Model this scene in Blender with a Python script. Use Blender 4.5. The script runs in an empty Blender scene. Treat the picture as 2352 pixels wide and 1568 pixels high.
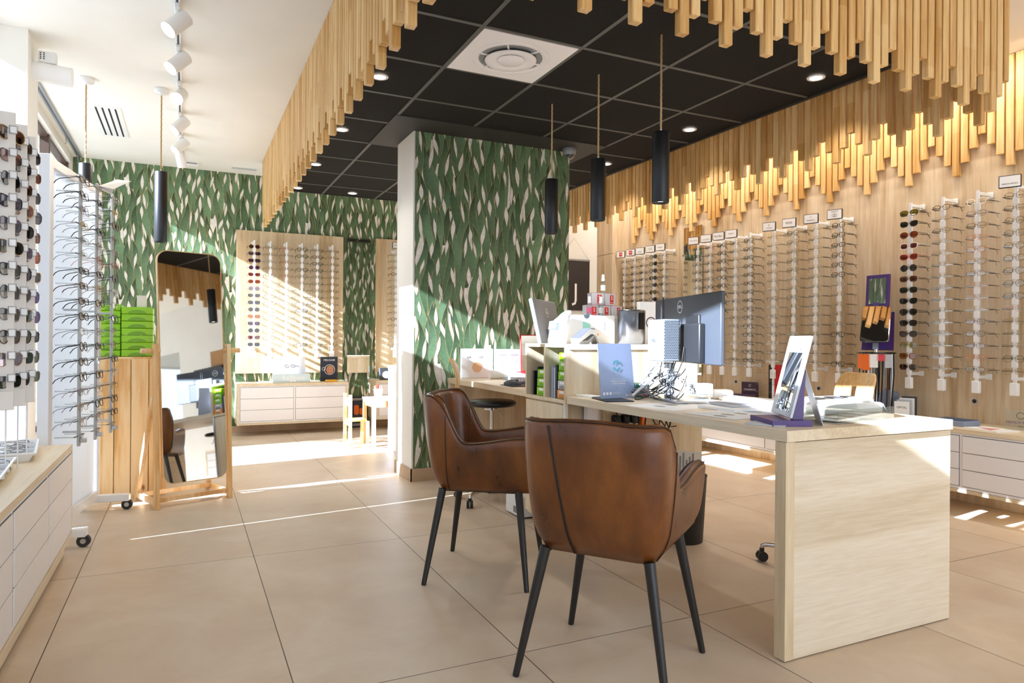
import bpy, bmesh, math, random
from mathutils import Vector, Matrix, Euler
R = math.radians
PI = math.pi
SC = bpy.context.scene
COL = SC.collection

# ------------------------------------------------------------------ helpers
def lin(h):
    h = h.lstrip('#')
    out = []
    for i in (0, 2, 4):
        c = int(h[i:i+2], 16) / 255.0
        out.append(c / 12.92 if c <= 0.04045 else ((c + 0.055) / 1.055) ** 2.4)
    return (out[0], out[1], out[2], 1.0)

def xf(loc=(0, 0, 0), rot=(0, 0, 0)):
    return Matrix.Translation(loc) @ Euler(rot).to_matrix().to_4x4()

class MB:
    """collects shapes into one mesh"""
    def __init__(self):
        self.v = []
        self.f = []
        self.mi = []
        self.sm = []
        self.cur = 0
        self.M = Matrix.Identity(4)
    def add(self, vs, fs, smooth=False):
        b = len(self.v)
        for p in vs:
            self.v.append(self.M @ Vector(p))
        for f in fs:
            self.f.append([b + i for i in f])
            self.mi.append(self.cur)
            self.sm.append(smooth)
        return self
    def box(self, x0, x1, y0, y1, z0, z1):
        vs = [(x0, y0, z0), (x1, y0, z0), (x1, y1, z0), (x0, y1, z0), (x0, y0, z1), (x1, y0, z1), (x1, y1, z1), (x0, y1, z1)]
        fs = [(0, 3, 2, 1), (4, 5, 6, 7), (0, 1, 5, 4), (1, 2, 6, 5), (2, 3, 7, 6), (3, 0, 4, 7)]
        return self.add(vs, fs)
    def cbox(self, cx, cy, cz, sx, sy, sz):
        return self.box(cx - sx / 2, cx + sx / 2, cy - sy / 2, cy + sy / 2, cz - sz / 2, cz + sz / 2)
    def rbox(self, x0, x1, y0, y1, z0, z1, r=0.01, seg=3):
        """box with rounded edges"""
        bm = bmesh.new()
        bmesh.ops.create_cube(bm, size=1.0)
        for v in bm.verts:
            v.co = Vector((x0 + (v.co.x + .5) * (x1 - x0), y0 + (v.co.y + .5) * (y1 - y0), z0 + (v.co.z + .5) * (z1 - z0)))
        bmesh.ops.bevel(bm, geom=list(bm.edges), offset=r, segments=seg, profile=.5, affect='EDGES', clamp_overlap=True)
        bm.verts.index_update()
        bm.normal_update()
        vs = [v.co.copy() for v in bm.verts]
        b = len(self.v)
        for p in vs: self.v.append(self.M @ p)
        for f in bm.faces:
            self.f.append([b + v.index for v in f.verts])
            self.mi.append(self.cur)
            self.sm.append(max(abs(c) for c in f.normal) < .999)
        bm.free()
        return self
    def prism(self, poly, d0, d1, axis='z', smooth=False):
        n = len(poly)
        def P(a, b, d):
            return {'z': (a, b, d), 'y': (a, d, b), 'x': (d, a, b)}[axis]
        vs = [P(a, b, d0) for a, b in poly] + [P(a, b, d1) for a, b in poly]
        fs = [list(range(n))[::-1], list(range(n, 2 * n))]
        b = len(self.v)
        self.add(vs, fs)
        self.add(vs, [(i, (i + 1) % n, n + (i + 1) % n, n + i) for i in range(n)], smooth)
        return self
    def cyl(self, p0, p1, r0, r1=None, n=16, cap=True, smooth=True):
        r1 = r0 if r1 is None else r1
        p0, p1 = Vector(p0), Vector(p1)
        d = (p1 - p0).normalized()
        a = d.orthogonal().normalized()
        b = d.cross(a)
        vs = []
        for p, r in ((p0, r0), (p1, r1)):
            for i in range(n):
                t = 2 * PI * i / n
                vs.append(p + (a * math.cos(t) + b * math.sin(t)) * r)
        self.add(vs, [(i, (i + 1) % n, n + (i + 1) % n, n + i) for i in range(n)], smooth)
        if cap:
            self.add(vs[:n], [list(range(n))[::-1]])
            self.add(vs[n:], [list(range(n))])
        return self
    def lathe(self, prof, n=24, c=(0, 0, 0), smooth=True, cap=True):
        """profile of (radius, z)"""
        vs = []
        for r, z in prof:
            for i in range(n):
                t = 2 * PI * i / n
                vs.append((c[0] + r * math.cos(t), c[1] + r * math.sin(t), c[2] + z))
        fs = []
        for k in range(len(prof) - 1):
            for i in range(n):
                j = (i + 1) % n
                fs.append((k * n + i, k * n + j, (k + 1) * n + j, (k + 1) * n + i))
        self.add(vs, fs, smooth)
        if cap:
            self.add(vs[:n], [list(range(n))[::-1]])
            self.add(vs[-n:], [list(range(n))])
        return self
    def tube(self, pts, r, n=8, closed=False, flat=1.0, cap=True):
        """round tube along points; r may be a list"""
        pts = [Vector(p) for p in pts]
        m = len(pts)
        rs = r if isinstance(r, (list, tuple)) else [r] * m
        vs = []
        up = None
        for k, p in enumerate(pts):
            if closed:
                d = pts[(k + 1) % m] - pts[k - 1]
            else:
                d = pts[min(k + 1, m - 1)] - pts[max(k - 1, 0)]
            d.normalize()
            if up is None:
                up = d.orthogonal().normalized()
            else:
                up = (up - d * up.dot(d))
                if up.length < 1e-6:
                    up = d.orthogonal()
                up.normalize()
            s = d.cross(up)
            for i in range(n):
                t = 2 * PI * i / n
                vs.append(p + (up * math.cos(t) + s * math.sin(t) * flat) * rs[k])
        fs = []
        for k in range(m if closed else m - 1):
            k2 = (k + 1) % m
            for i in range(n):
                j = (i + 1) % n
                fs.append((k * n + i, k * n + j, k2 * n + j, k2 * n + i))
        self.add(vs, fs, True)
        if cap and not closed:
            self.add(vs[:n], [list(range(n))[::-1]])
            self.add(vs[-n:], [list(range(n))])
        return self
    def quad(self, a, b, c, d):
        return self.add([a, b, c, d], [(0, 1, 2, 3)])
    def grid(self, rows, smooth=True, closed_u=False):
        """rows: list of lists of points"""
        m, n = len(rows), len(rows[0])
        vs = [p for r in rows for p in r]
        fs = []
        for i in range(m - 1):
            for j in range(n if closed_u else n - 1):
                k = (j + 1) % n
                fs.append((i * n + j, i * n + k, (i + 1) * n + k, (i + 1) * n + j))
        return self.add(vs, fs, smooth)
    def mesh(self, name, mats):
        me = bpy.data.meshes.new(name)
        me.from_pydata([tuple(v) for v in self.v], [], self.f)
        for m in (mats if isinstance(mats, (list, tuple)) else [mats]):
            me.materials.append(m)
        me.polygons.foreach_set('material_index', self.mi)
        me.polygons.foreach_set('use_smooth', self.sm)
        me.update()
        return me
    def obj(self, name, mats, parent=None, loc=(0, 0, 0), rot=(0, 0, 0)):
        return link(name, self.mesh(name, mats), parent, loc, rot)

def link(name, data, parent=None, loc=(0, 0, 0), rot=(0, 0, 0)):
    o = bpy.data.objects.new(name, data)
    COL.objects.link(o)
    o.location = loc
    o.rotation_euler = rot
    if parent is not None:
        o.parent = parent
    return o

def tag(o, label, cat, group=None, kind=None):
    if label: o['label'] = label
    if cat: o['category'] = cat
    if group: o['group'] = group
    if kind: o['kind'] = kind
    return o

def thing(name, label, cat, loc=(0, 0, 0), rz=0.0, group=None, rot=None):
    o = bpy.data.objects.new(name, None)
    COL.objects.link(o)
    o.empty_display_size = .05
    o.location = loc
    o.rotation_euler = rot if rot else (0, 0, rz)
    return tag(o, label, cat, group)

def struct(o, label=None):
    o['kind'] = 'structure'
    if label: o['label'] = label
    return o

def text(name, s, size, mat, parent=None, loc=(0, 0, 0), rot=(0, 0, 0), align='CENTER', ext=0.0002, sx=1.0):
    cu = bpy.data.curves.new(name, 'FONT')
    cu.body = s
    cu.size = size
    cu.align_x = align
    cu.align_y = 'CENTER'
    cu.extrude = ext
    cu.resolution_u = 2
    tmp = bpy.data.objects.new(name, cu)
    COL.objects.link(tmp)
    dg = bpy.context.evaluated_depsgraph_get()
    me = bpy.data.meshes.new_from_object(tmp.evaluated_get(dg))
    bpy.data.objects.remove(tmp)
    bpy.data.curves.remove(cu)
    me.materials.clear()
    me.materials.append(mat)
    o = link(name, me, parent, loc, rot)
    if sx != 1.0: o.scale = (sx, 1, 1)
    return o
FRONT = (R(90), 0, 0)              # lettering that faces -Y
LEFTW = (R(90), 0, R(-90))         # lettering that faces -X

def copy_tree(o, parent=None):
    c = o.copy()
    COL.objects.link(c)
    if parent is not None:
        c.parent = parent
    for ch in list(o.children):
        copy_tree(ch, c)
    return c

# ------------------------------------------------------------------ materials
def nt(name):
    m = bpy.data.materials.new(name)
    m.use_nodes = True
    t = m.node_tree
    return m, t, t.nodes, t.links, t.nodes['Principled BSDF']

def setp(b, **k):
    names = dict(col='Base Color', rough='Roughness', metal='Metallic', spec='Specular IOR Level', trans='Transmission Weight', ior='IOR', coat='Coat Weight', coatr='Coat Roughness', alpha='Alpha', emit='Emission Color', es='Emission Strength', sheen='Sheen Weight')
    for a, v in k.items():
        b.inputs[names[a]].default_value = v

def plain(name, h, rough=.5, metal=0.0, spec=.5, bump=0.0, bscale=200., **k):
    m, t, N, L, b = nt(name)
    setp(b, col=lin(h), rough=rough, metal=metal, spec=spec, **k)
    # slight mottling keeps the surface from being one flat value
    tc = N.new('ShaderNodeTexCoord')
    no = N.new('ShaderNodeTexNoise')
    no.inputs['Scale'].default_value = bscale
    L.new(tc.outputs['Object'], no.inputs['Vector'])
    if bump > 0:
        bp = N.new('ShaderNodeBump')
        bp.inputs['Strength'].default_value = bump
        bp.inputs['Distance'].default_value = .002
        L.new(no.outputs['Fac'], bp.inputs['Height'])
        L.new(bp.outputs['Normal'], b.inputs['Normal'])
    else:
        mr = N.new('ShaderNodeMapRange')
        mr.inputs['To Min'].default_value = max(0.0, rough - .03)
        mr.inputs['To Max'].default_value = min(1.0, rough + .03)
        L.new(no.outputs['Fac'], mr.inputs['Value'])
        L.new(mr.outputs['Result'], b.inputs['Roughness'])
    return m

def glow(name, h, s):
    m, t, N, L, b = nt(name)
    setp(b, col=lin(h), emit=lin(h), es=s)
    return m

def ramp(N, stops):
    r = N.new('ShaderNodeValToRGB')
    e = r.color_ramp.elements
    e[0].position, e[0].color = stops[0][0], lin(stops[0][1])
    e[1].position, e[1].color = stops[-1][0], lin(stops[-1][1])
    for p, c in stops[1:-1]:
        x = e.new(p)
        x.color = lin(c)
    return r

def wood(name, dark, mid, light, axis='z', fine=60., big=5., stretch=16., rough=.5, knots=None, rand=0.0, blocks=0.0, rings=.35, coord='Object'):
    """procedural timber, grain running along axis"""
    m, t, N, L, b = nt(name)
    tc = N.new('ShaderNodeTexCoord')
    oi = N.new('ShaderNodeObjectInfo')
    add = N.new('ShaderNodeVectorMath')
    add.operation = 'ADD'
    L.new(tc.outputs[coord], add.inputs[0])
    if rand > 0:
        sc = N.new('ShaderNodeVectorMath')
        sc.operation = 'SCALE'
        sc.inputs[0].default_value = (13.1, 7.7, 9.3)
        L.new(oi.outputs['Random'], sc.inputs['Scale'])
        L.new(sc.outputs[0], add.inputs[1])
    mp = N.new('ShaderNodeMapping')
    s = [1., 1., 1.]
    s['xyz'.index(axis)] = 1. / stretch
    mp.inputs['Scale'].default_value = s
    L.new(add.outputs[0], mp.inputs['Vector'])
    n1 = N.new('ShaderNodeTexNoise')
    n1.inputs['Scale'].default_value = big
    n1.inputs['Detail'].default_value = 3
    n1.inputs['Distortion'].default_value = .6
    L.new(mp.outputs[0], n1.inputs['Vector'])
    n2 = N.new('ShaderNodeTexNoise')
    n2.inputs['Scale'].default_value = fine
    n2.inputs['Detail'].default_value = 4
    n2.inputs['Roughness'].default_value = .65
    L.new(mp.outputs[0], n2.inputs['Vector'])
    wv = N.new('ShaderNodeMath')          # growth rings from the big noise
    wv.operation = 'MULTIPLY'
    wv.inputs[1].default_value = 26.
    L.new(n1.outputs['Fac'], wv.inputs[0])
    sn = N.new('ShaderNodeMath')
    sn.operation = 'SINE'
    L.new(wv.outputs[0], sn.inputs[0])
    m1 = N.new('ShaderNodeMath')
    m1.operation = 'MULTIPLY_ADD'
    m1.inputs[1].default_value = .16 * rings / .35
    L.new(sn.outputs[0], m1.inputs[0])
    L.new(n2.outputs['Fac'], m1.inputs[2])
    m2 = N.new('ShaderNodeMath')
    m2.operation = 'MULTIPLY_ADD'
    m2.inputs[1].default_value = .9
    L.new(n1.outputs['Fac'], m2.inputs[0])
    sub = N.new('ShaderNodeMath')
    sub.operation = 'SUBTRACT'
    L.new(m1.outputs[0], sub.inputs[0])
    sub.inputs[1].default_value = .45
    L.new(sub.outputs[0], m2.inputs[2])
    fac = m2.outputs[0]
    if rand > 0:
        ra = N.new('ShaderNodeMath')
        ra.operation = 'MULTIPLY_ADD'
        ra.inputs[1].default_value = rand
        L.new(oi.outputs['Random'], ra.inputs[0])
        L.new(fac, ra.inputs[2])
        fac = ra.outputs[0]
    if blocks > 0:                       # finger-jointed lengths
        sx = N.new('ShaderNodeSeparateXYZ')
        L.new(add.outputs[0], sx.inputs[0])
        mz = N.new('ShaderNodeMath')
        mz.operation = 'MULTIPLY_ADD'
        mz.inputs[1].default_value = 2.6
        L.new(sx.outputs[2], mz.inputs[0])
        r10 = N.new('ShaderNodeMath')
        r10.operation = 'MULTIPLY'
        r10.inputs[1].default_value = 91.
        L.new(oi.outputs['Random'], r10.inputs[0])
        L.new(r10.outputs[0], mz.inputs[2])
        fl = N.new('ShaderNodeMath')
        fl.operation = 'FLOOR'
        L.new(mz.outputs[0], fl.inputs[0])
        cb = N.new('ShaderNodeCombineXYZ')
        L.new(fl.outputs[0], cb.inputs[0])
        L.new(r10.outputs[0], cb.inputs[1])
        wn = N.new('ShaderNodeTexWhiteNoise')
        L.new(cb.outputs[0], wn.inputs['Vector'])
        bl = N.new('ShaderNodeMath')
        bl.operation = 'MULTIPLY_ADD'
        bl.inputs[1].default_value = blocks
        L.new(wn.outputs['Value'], bl.inputs[0])
        L.new(fac, bl.inputs[2])
        fac = bl.outputs[0]
    off = (rand + blocks) / 2
    rp = ramp(N, [(max(0, .16 + off), dark), (.47 + off, mid), (min(1, .8 + off), light)])
    L.new(fac, rp.inputs['Fac'])
    col = rp.outputs['Color']
    if knots:
        vo = N.new('ShaderNodeTexVoronoi')
        vo.inputs['Scale'].default_value = knots[0]
        mp2 = N.new('ShaderNodeMapping')
        s2 = [1., 1., 1.]
        s2['xyz'.index(axis)] = .55
        mp2.inputs['Scale'].default_value = s2
        L.new(add.outputs[0], mp2.inputs['Vector'])
        L.new(mp2.outputs[0], vo.inputs['Vector'])
        kr = N.new('ShaderNodeMapRange')
        kr.inputs['From Min'].default_value = knots[1]
        kr.inputs['From Max'].default_value = knots[1] * .45
        kr.inputs['To Min'].default_value = 0
        kr.inputs['To Max'].default_value = 1
        L.new(vo.outputs['Distance'], kr.inputs['Value'])
        mx = N.new('ShaderNodeMix')
        mx.data_type = 'RGBA'
        L.new(kr.outputs[0], mx.inputs['Factor'])
        L.new(col, mx.inputs['A'])
        mx.inputs['B'].default_value = lin(knots[2])
        col = mx.outputs['Result']
    L.new(col, b.inputs['Base Color'])
    setp(b, rough=rough, spec=.4)
    bp = N.new('ShaderNodeBump')
    bp.inputs['Strength'].default_value = .15
    bp.inputs['Distance'].default_value = .001
    L.new(n2.outputs['Fac'], bp.inputs['Height'])
    L.new(bp.outputs['Normal'], b.inputs['Normal'])
    return m

def clear(name, tint='ffffff', gl=.12, rough=.0):
    """thin clear sheet: mostly transparent with a little reflection"""
    m, t, N, L, b = nt(name)
    N.remove(b)
    o = N['Material Output']
    tr = N.new('ShaderNodeBsdfTransparent')
    tr.inputs[0].default_value = lin(tint)
    g = N.new('ShaderNodeBsdfGlossy')
    g.inputs['Roughness'].default_value = rough
    lw = N.new('ShaderNodeLayerWeight')
    lw.inputs['Blend'].default_value = .25
    mr = N.new('ShaderNodeMapRange')
    mr.inputs['To Min'].default_value = gl * .35
    mr.inputs['To Max'].default_value = min(1, gl * 3)
    L.new(lw.outputs['Fresnel'], mr.inputs['Value'])
    mx = N.new('ShaderNodeMixShader')
    L.new(mr.outputs[0], mx.inputs[0])
    L.new(tr.outputs[0], mx.inputs[1])
    L.new(g.outputs[0], mx.inputs[2])
    L.new(mx.outputs[0], o.inputs['Surface'])
    return m

def frosted(name, h, tl=.6):
    """milky sheet that scatters light through itself"""
    m, t, N, L, b = nt(name)
    o = N['Material Output']
    setp(b, col=lin(h), rough=.35)
    tr = N.new('ShaderNodeBsdfTranslucent')
    tr.inputs[0].default_value = lin(h)
    mx = N.new('ShaderNodeMixShader')
    mx.inputs[0].default_value = tl
    L.new(b.outputs[0], mx.inputs[1])
    L.new(tr.outputs[0], mx.inputs[2])
    L.new(mx.outputs[0], o.inputs['Surface'])
    return m

def painted(name, c1, c2, rough=.6, scale=1.5):
    m, t, N, L, b = nt(name)
    tc = N.new('ShaderNodeTexCoord')
    no = N.new('ShaderNodeTexNoise')
    no.inputs['Scale'].default_value = scale
    no.inputs['Detail'].default_value = 3
    L.new(tc.outputs['Object'], no.inputs['Vector'])
    rp = ramp(N, [(.35, c1), (.65, c2)])
    L.new(no.outputs['Fac'], rp.inputs['Fac'])
    L.new(rp.outputs['Color'], b.inputs['Base Color'])
    setp(b, rough=rough, spec=.3)
    return m

def floor_mat():
    m, t, N, L, b = nt('beige_stone_tile')
    tc = N.new('ShaderNodeTexCoord')
    sp = N.new('ShaderNodeSeparateXYZ')
    L.new(tc.outputs['Object'], sp.inputs[0])
    def cell(out, off, size):
        a = N.new('ShaderNodeMath'); a.operation = 'SUBTRACT'; a.inputs[1].default_value = off
        L.new(out, a.inputs[0])
        d = N.new('ShaderNodeMath'); d.operation = 'DIVIDE'; d.inputs[1].default_value = size
        L.new(a.outputs[0], d.inputs[0])
        f = N.new('ShaderNodeMath'); f.operation = 'FLOOR'
        L.new(d.outputs[0], f.inputs[0])
        r = N.new('ShaderNodeMath'); r.operation = 'PINGPONG'; r.inputs[1].default_value = .5
        L.new(d.outputs[0], r.inputs[0])
        w = N.new('ShaderNodeMath'); w.operation = 'MULTIPLY'; w.inputs[1].default_value = size
        L.new(r.outputs[0], w.inputs[0])
        return f.outputs[0], w.outputs[0]
    fx, dx = cell(sp.outputs[0], -.4466, .7693)
    fy, dy = cell(sp.outputs[1], 3.7332, 1.5386)
    mn = N.new('ShaderNodeMath'); mn.operation = 'MINIMUM'
    L.new(dx, mn.inputs[0]); L.new(dy, mn.inputs[1])
    jt = N.new('ShaderNodeMapRange')
    jt.inputs['From Min'].default_value = .0014
    jt.inputs['From Max'].default_value = .0024
    L.new(mn.outputs[0], jt.inputs['Value'])
    cb = N.new('ShaderNodeCombineXYZ')
    L.new(fx, cb.inputs[0]); L.new(fy, cb.inputs[1])
    wn = N.new('ShaderNodeTexWhiteNoise')
    L.new(cb.outputs[0], wn.inputs['Vector'])
    vv = N.new('ShaderNodeVectorMath'); vv.operation = 'MULTIPLY_ADD'
    L.new(wn.outputs['Color'], vv.inputs[0])
    vv.inputs[1].default_value = (20, 20, 20)
    L.new(tc.outputs['Object'], vv.inputs[2])
    n1 = N.new('ShaderNodeTexNoise')
    n1.inputs['Scale'].default_value = 2.2
    n1.inputs['Detail'].default_value = 6
    n1.inputs['Roughness'].default_value = .6
    n1.inputs['Distortion'].default_value = .5
    L.new(vv.outputs[0], n1.inputs['Vector'])
    rp = ramp(N, [(.28, 'c4ac92'), (.5, 'd0bba2'), (.72, 'dac9b3')])
    L.new(n1.outputs['Fac'], rp.inputs['Fac'])
    n2 = N.new('ShaderNodeTexNoise')
    n2.inputs['Scale'].default_value = 55
    n2.inputs['Detail'].default_value = 5
    n2.inputs['Roughness'].default_value = .75
    L.new(vv.outputs[0], n2.inputs['Vector'])
    r2 = ramp(N, [(.28, 'a98c6c'), (.36, 'ffffff')])
    L.new(n2.outputs['Fac'], r2.inputs['Fac'])
    mx = N.new('ShaderNodeMix'); mx.data_type = 'RGBA'; mx.blend_type = 'MULTIPLY'
    mx.inputs['Factor'].default_value = .35
    L.new(rp.outputs[0], mx.inputs['A']); L.new(r2.outputs[0], mx.inputs['B'])
    mj = N.new('ShaderNodeMix'); mj.data_type = 'RGBA'
    L.new(jt.outputs[0], mj.inputs['Factor'])
    mj.inputs['A'].default_value = lin('4d3f33')
    L.new(mx.outputs['Result'], mj.inputs['B'])
    L.new(mj.outputs['Result'], b.inputs['Base Color'])
    rr = N.new('ShaderNodeMapRange')
    rr.inputs['To Min'].default_value = .3
    rr.inputs['To Max'].default_value = .55
    L.new(n1.outputs['Fac'], rr.inputs['Value'])
    L.new(rr.outputs[0], b.inputs['Roughness'])
    bp = N.new('ShaderNodeBump')
    bp.inputs['Strength'].default_value = .25
    bp.inputs['Distance'].default_value = .002
    L.new(jt.outputs[0], bp.inputs['Height'])
    L.new(bp.outputs['Normal'], b.inputs['Normal'])
    setp(b, spec=.45)
    return m

def grid_ceiling_mat():
    m, t, N, L, b = nt('black_ceiling_tile')
    tc = N.new('ShaderNodeTexCoord')
    no = N.new('ShaderNodeTexNoise')
    no.inputs['Scale'].default_value = 90
    no.inputs['Detail'].default_value = 4
    L.new(tc.outputs['Object'], no.inputs['Vector'])
    rp = ramp(N, [(.3, '1c1a17'), (.7, '24211d')])
    L.new(no.outputs['Fac'], rp.inputs['Fac'])
    L.new(rp.outputs[0], b.inputs['Base Color'])
    setp(b, rough=.9, spec=.2)
    return m

def leather_mat():
    m, t, N, L, b = nt('brown_leather')
    tc = N.new('ShaderNodeTexCoord')
    n1 = N.new('ShaderNodeTexNoise')
    n1.inputs['Scale'].default_value = 5.5
    n1.inputs['Detail'].default_value = 5
    n1.inputs['Roughness'].default_value = .6
    mp = N.new('ShaderNodeMapping')
    mp.inputs['Scale'].default_value = (1.4, 1.4, .7)
    L.new(tc.outputs['Object'], mp.inputs[0])
    L.new(mp.outputs[0], n1.inputs['Vector'])
    rp = ramp(N, [(.25, '40210c'), (.5, '683a16'), (.75, '86501f')])
    L.new(n1.outputs['Fac'], rp.inputs['Fac'])
    L.new(rp.outputs[0], b.inputs['Base Color'])
    n2 = N.new('ShaderNodeTexVoronoi')
    n2.inputs['Scale'].default_value = 420
    L.new(tc.outputs['Object'], n2.inputs['Vector'])
    n3 = N.new('ShaderNodeTexNoise')
    n3.inputs['Scale'].default_value = 14
    L.new(tc.outputs['Object'], n3.inputs['Vector'])
    ad = N.new('ShaderNodeMath'); ad.operation = 'MULTIPLY_ADD'; ad.inputs[1].default_value = 4.
    L.new(n3.outputs['Fac'], ad.inputs[0]); L.new(n2.outputs['Distance'], ad.inputs[2])
    bp = N.new('ShaderNodeBump')
    bp.inputs['Strength'].default_value = .12
    bp.inputs['Distance'].default_value = .002
    L.new(ad.outputs[0], bp.inputs['Height'])
    L.new(bp.outputs['Normal'], b.inputs['Normal'])
    rr = N.new('ShaderNodeMapRange')
    rr.inputs['To Min'].default_value = .22
    rr.inputs['To Max'].default_value = .38
    L.new(n1.outputs['Fac'], rr.inputs['Value'])
    L.new(rr.outputs[0], b.inputs['Roughness'])
    setp(b, spec=.5)
    return m

def attr_mat(name, attr, rough=.6):
    m, t, N, L, b = nt(name)
    a = N.new('ShaderNodeAttribute')
    a.attribute_name = attr
    tc = N.new('ShaderNodeTexCoord')
    no = N.new('ShaderNodeTexNoise')
    no.inputs['Scale'].default_value = 45
    no.inputs['Detail'].default_value = 5
    no.inputs['Roughness'].default_value = .7
    L.new(tc.outputs['Object'], no.inputs['Vector'])
    rp = ramp(N, [(.3, 'b8b8b8'), (.7, 'ffffff')])
    L.new(no.outputs['Fac'], rp.inputs['Fac'])
    mx = N.new('ShaderNodeMix'); mx.data_type = 'RGBA'; mx.blend_type = 'MULTIPLY'
    mx.inputs['Factor'].default_value = .55
    L.new(a.outputs['Color'], mx.inputs['A'])
    L.new(rp.outputs[0], mx.inputs['B'])
    L.new(mx.outputs['Result'], b.inputs['Base Color'])
    setp(b, rough=rough, spec=.3)
    return m

M = {}
M['white_wall'] = painted('white_paint', 'e9e5dc', 'efece4', .7)
M['white_ceiling'] = painted('white_ceiling_paint', 'eae6dc', 'efebe2', .8)
M['black_ceiling'] = grid_ceiling_mat()
M['black_trim'] = plain('black_soffit', '2b2825', .55)
M['grid_bar'] = plain('grey_grid_bar', '55544f', .5)
M['floor'] = floor_mat()
M['tile_base'] = painted('beige_tile_skirting', 'b69a7c', 'c4aa8c', .5, 4)
M['batten'] = wood('honey_beech', 'b88745', 'd0a364', 'e3bf86', 'z', 70, 6, 18, .45, rand=.28, blocks=.26, rings=.2)
M['oakwall'] = wood('light_oak_wall', 'b2946c', 'cfb693', 'dfcdb0', 'z', 38, 3.2, 14, .5, rings=.25)
M['oakpanel'] = wood('light_oak_board', 'bd9f74', 'd4bb95', 'e3cfae', 'z', 38, 3.2, 14, .5, rings=.25)
M['deskend'] = wood('pale_oak_desk', 'cfbc9c', 'dccbb0', 'e6d9c3', 'x', 95, 3.0, 16, .5, rings=.3)
M['desktop'] = wood('pale_oak_worktop', 'cdb694', 'dcc8a8', 'e8d9be', 'y', 60, 4, 18, .42, rings=.2)
M['deskv'] = wood('pale_oak_upright', 'c8b08a', 'dac6a4', 'e8d8ba', 'z', 50, 3.5, 14, .5, rings=.3)
M['cabwood'] = wood('pale_oak_cabinet', 'd3bd98', 'e0cdac', 'ebdcc0', 'y', 60, 4, 18, .45, rings=.2)
M['pine'] = wood('knotty_pine', 'dba766', 'efc78b', 'f7dbab', 'z', 60, 4.0, 12, .5, knots=(3.3, .055, 'a3683a'), rand=.10, rings=.6)
M['pinebar'] = wood('pine_bar', 'd9a765', 'eac28a', 'f4d8ac', 'z', 50, 5, 12, .5, rand=.1, rings=.3)
M['ply'] = wood('beech_ply', 'cf9a58', 'e2b57a', 'efce9c', 'z', 60, 5, 14, .4, rings=.2)
M['white_lac'] = plain('white_lacquer', 'efeceb', .4)
M['white_plastic'] = plain('white_plastic', 'f2f1ef', .35)
M['white_metal'] = plain('white_metal', 'ecebe9', .35)
M['grey_metal'] = plain('grey_metal', '9c9fa1', .4, .6)
M['alu'] = plain('brushed_aluminium', 'c4c6c8', .35, .85)
M['chrome'] = plain('chrome', 'd8d8d8', .12, 1.0)
M['black_metal'] = plain('black_metal', '1c1b1a', .38)
M['black_plastic'] = plain('black_plastic', '1d1d1e', .45)
M['black_satin'] = plain('black_satin', '161617', .5)
M['black_vinyl'] = plain('black_vinyl', '100f0f', .32)
M['dark_grey'] = plain('dark_grey_plastic', '46474a', .45)
M['mid_grey'] = plain('mid_grey_plastic', '84868a', .45)
M['light_grey'] = plain('light_grey_plastic', 'c2c4c8', .4)
M['brown_frame'] = plain('brown_window_frame', '4b372a', .5)
M['green'] = plain('lime_plastic', '8fce0c', .3, alpha=1)
M['green_dk'] = plain('lime_plastic_deep', '6fa60a', .35)
M['orange'] = plain('orange_plastic', 'e8984a', .35)
M['orange2'] = plain('bright_orange_card', 'f2731c', .5)
M['purple'] = plain('purple_lacquer', '4b2f73', .35)
M['aubergine'] = plain('aubergine_card', '41293f', .5)
M['red'] = plain('red_card', 'c81e1e', .45)
M['paper'] = plain('white_paper', 'f2f1ee', .7)
M['ink'] = plain('dark_ink', '33353a', .6)
M['greyink'] = plain('grey_ink', '9a9ea6', .6)
M['blueink'] = plain('blue_grey_print', '8d9ab4', .45)
M['navy'] = plain('navy_card', '232a3a', .5)
M['mint'] = plain('mint_print', '9fd8c9', .5)
M['leather'] = leather_mat()
M['piping'] = plain('dark_leather_piping', '2e1a0d', .45)
M['rope'] = plain('natural_rope', 'c9a878', .85, bump=.6, bscale=300)
M['beigeboard'] = plain('beige_display_board', 'e4dcd2', .5)
M['mirror'] = plain('mirror_glass', 'f2f4f3', .01, 1.0)
M['clear'] = clear('clear_acrylic', 'f7fafa', .16, .03)
M['glass'] = clear('window_glass', 'fafcfc', .10)
M['lens'] = clear('demo_lens', 'fbfbfa', .10)
M['peg'] = clear('clear_peg', 'eef0ef', .4, .1)
M['frost'] = frosted('frosted_film', 'b4b6b8', .5)
M['frostpanel'] = frosted('frosted_acrylic', 'fbfcfc', .72)
M['lamp'] = glow('lamp_glow', 'fff4e4', 14.)
M['lampsoft'] = glow('lamp_glow_soft', 'fff2e0', 5.)
M['cream'] = plain('cream_wallpaper', 'f3ece0', .65)
M['leaf'] = attr_mat('printed_leaves', 'leafcol')
M['cable_grey'] = plain('grey_cable', '8b8e92', .45)
M['cable_black'] = plain('black_cable', '141414', .45)
M['pendant'] = plain('matt_black_pendant', '0f1012', .42)
M['cardboard'] = plain('brown_cardboard', 'b98a55', .7)
M['screen'] = plain('screen_glass', '0a0b0d', .12)
M['monitor'] = plain('monitor_back', '3b3e43', .4)
M['silver'] = plain('silver_plastic', 'b9bdc1', .35, .3)
M['leaftree'] = plain('outdoor_leaf', '4e6b36', .7)
M['rubber'] = plain('black_rubber', '2a2a2b', .7)
# ------------------------------------------------------------------ the shell
ZC = 3.036          # white ceiling
ZB = 2.748          # black ceiling
YB = 8.66           # back wall
XR = 4.97           # right wall
XL = -1.1           # left wall

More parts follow.
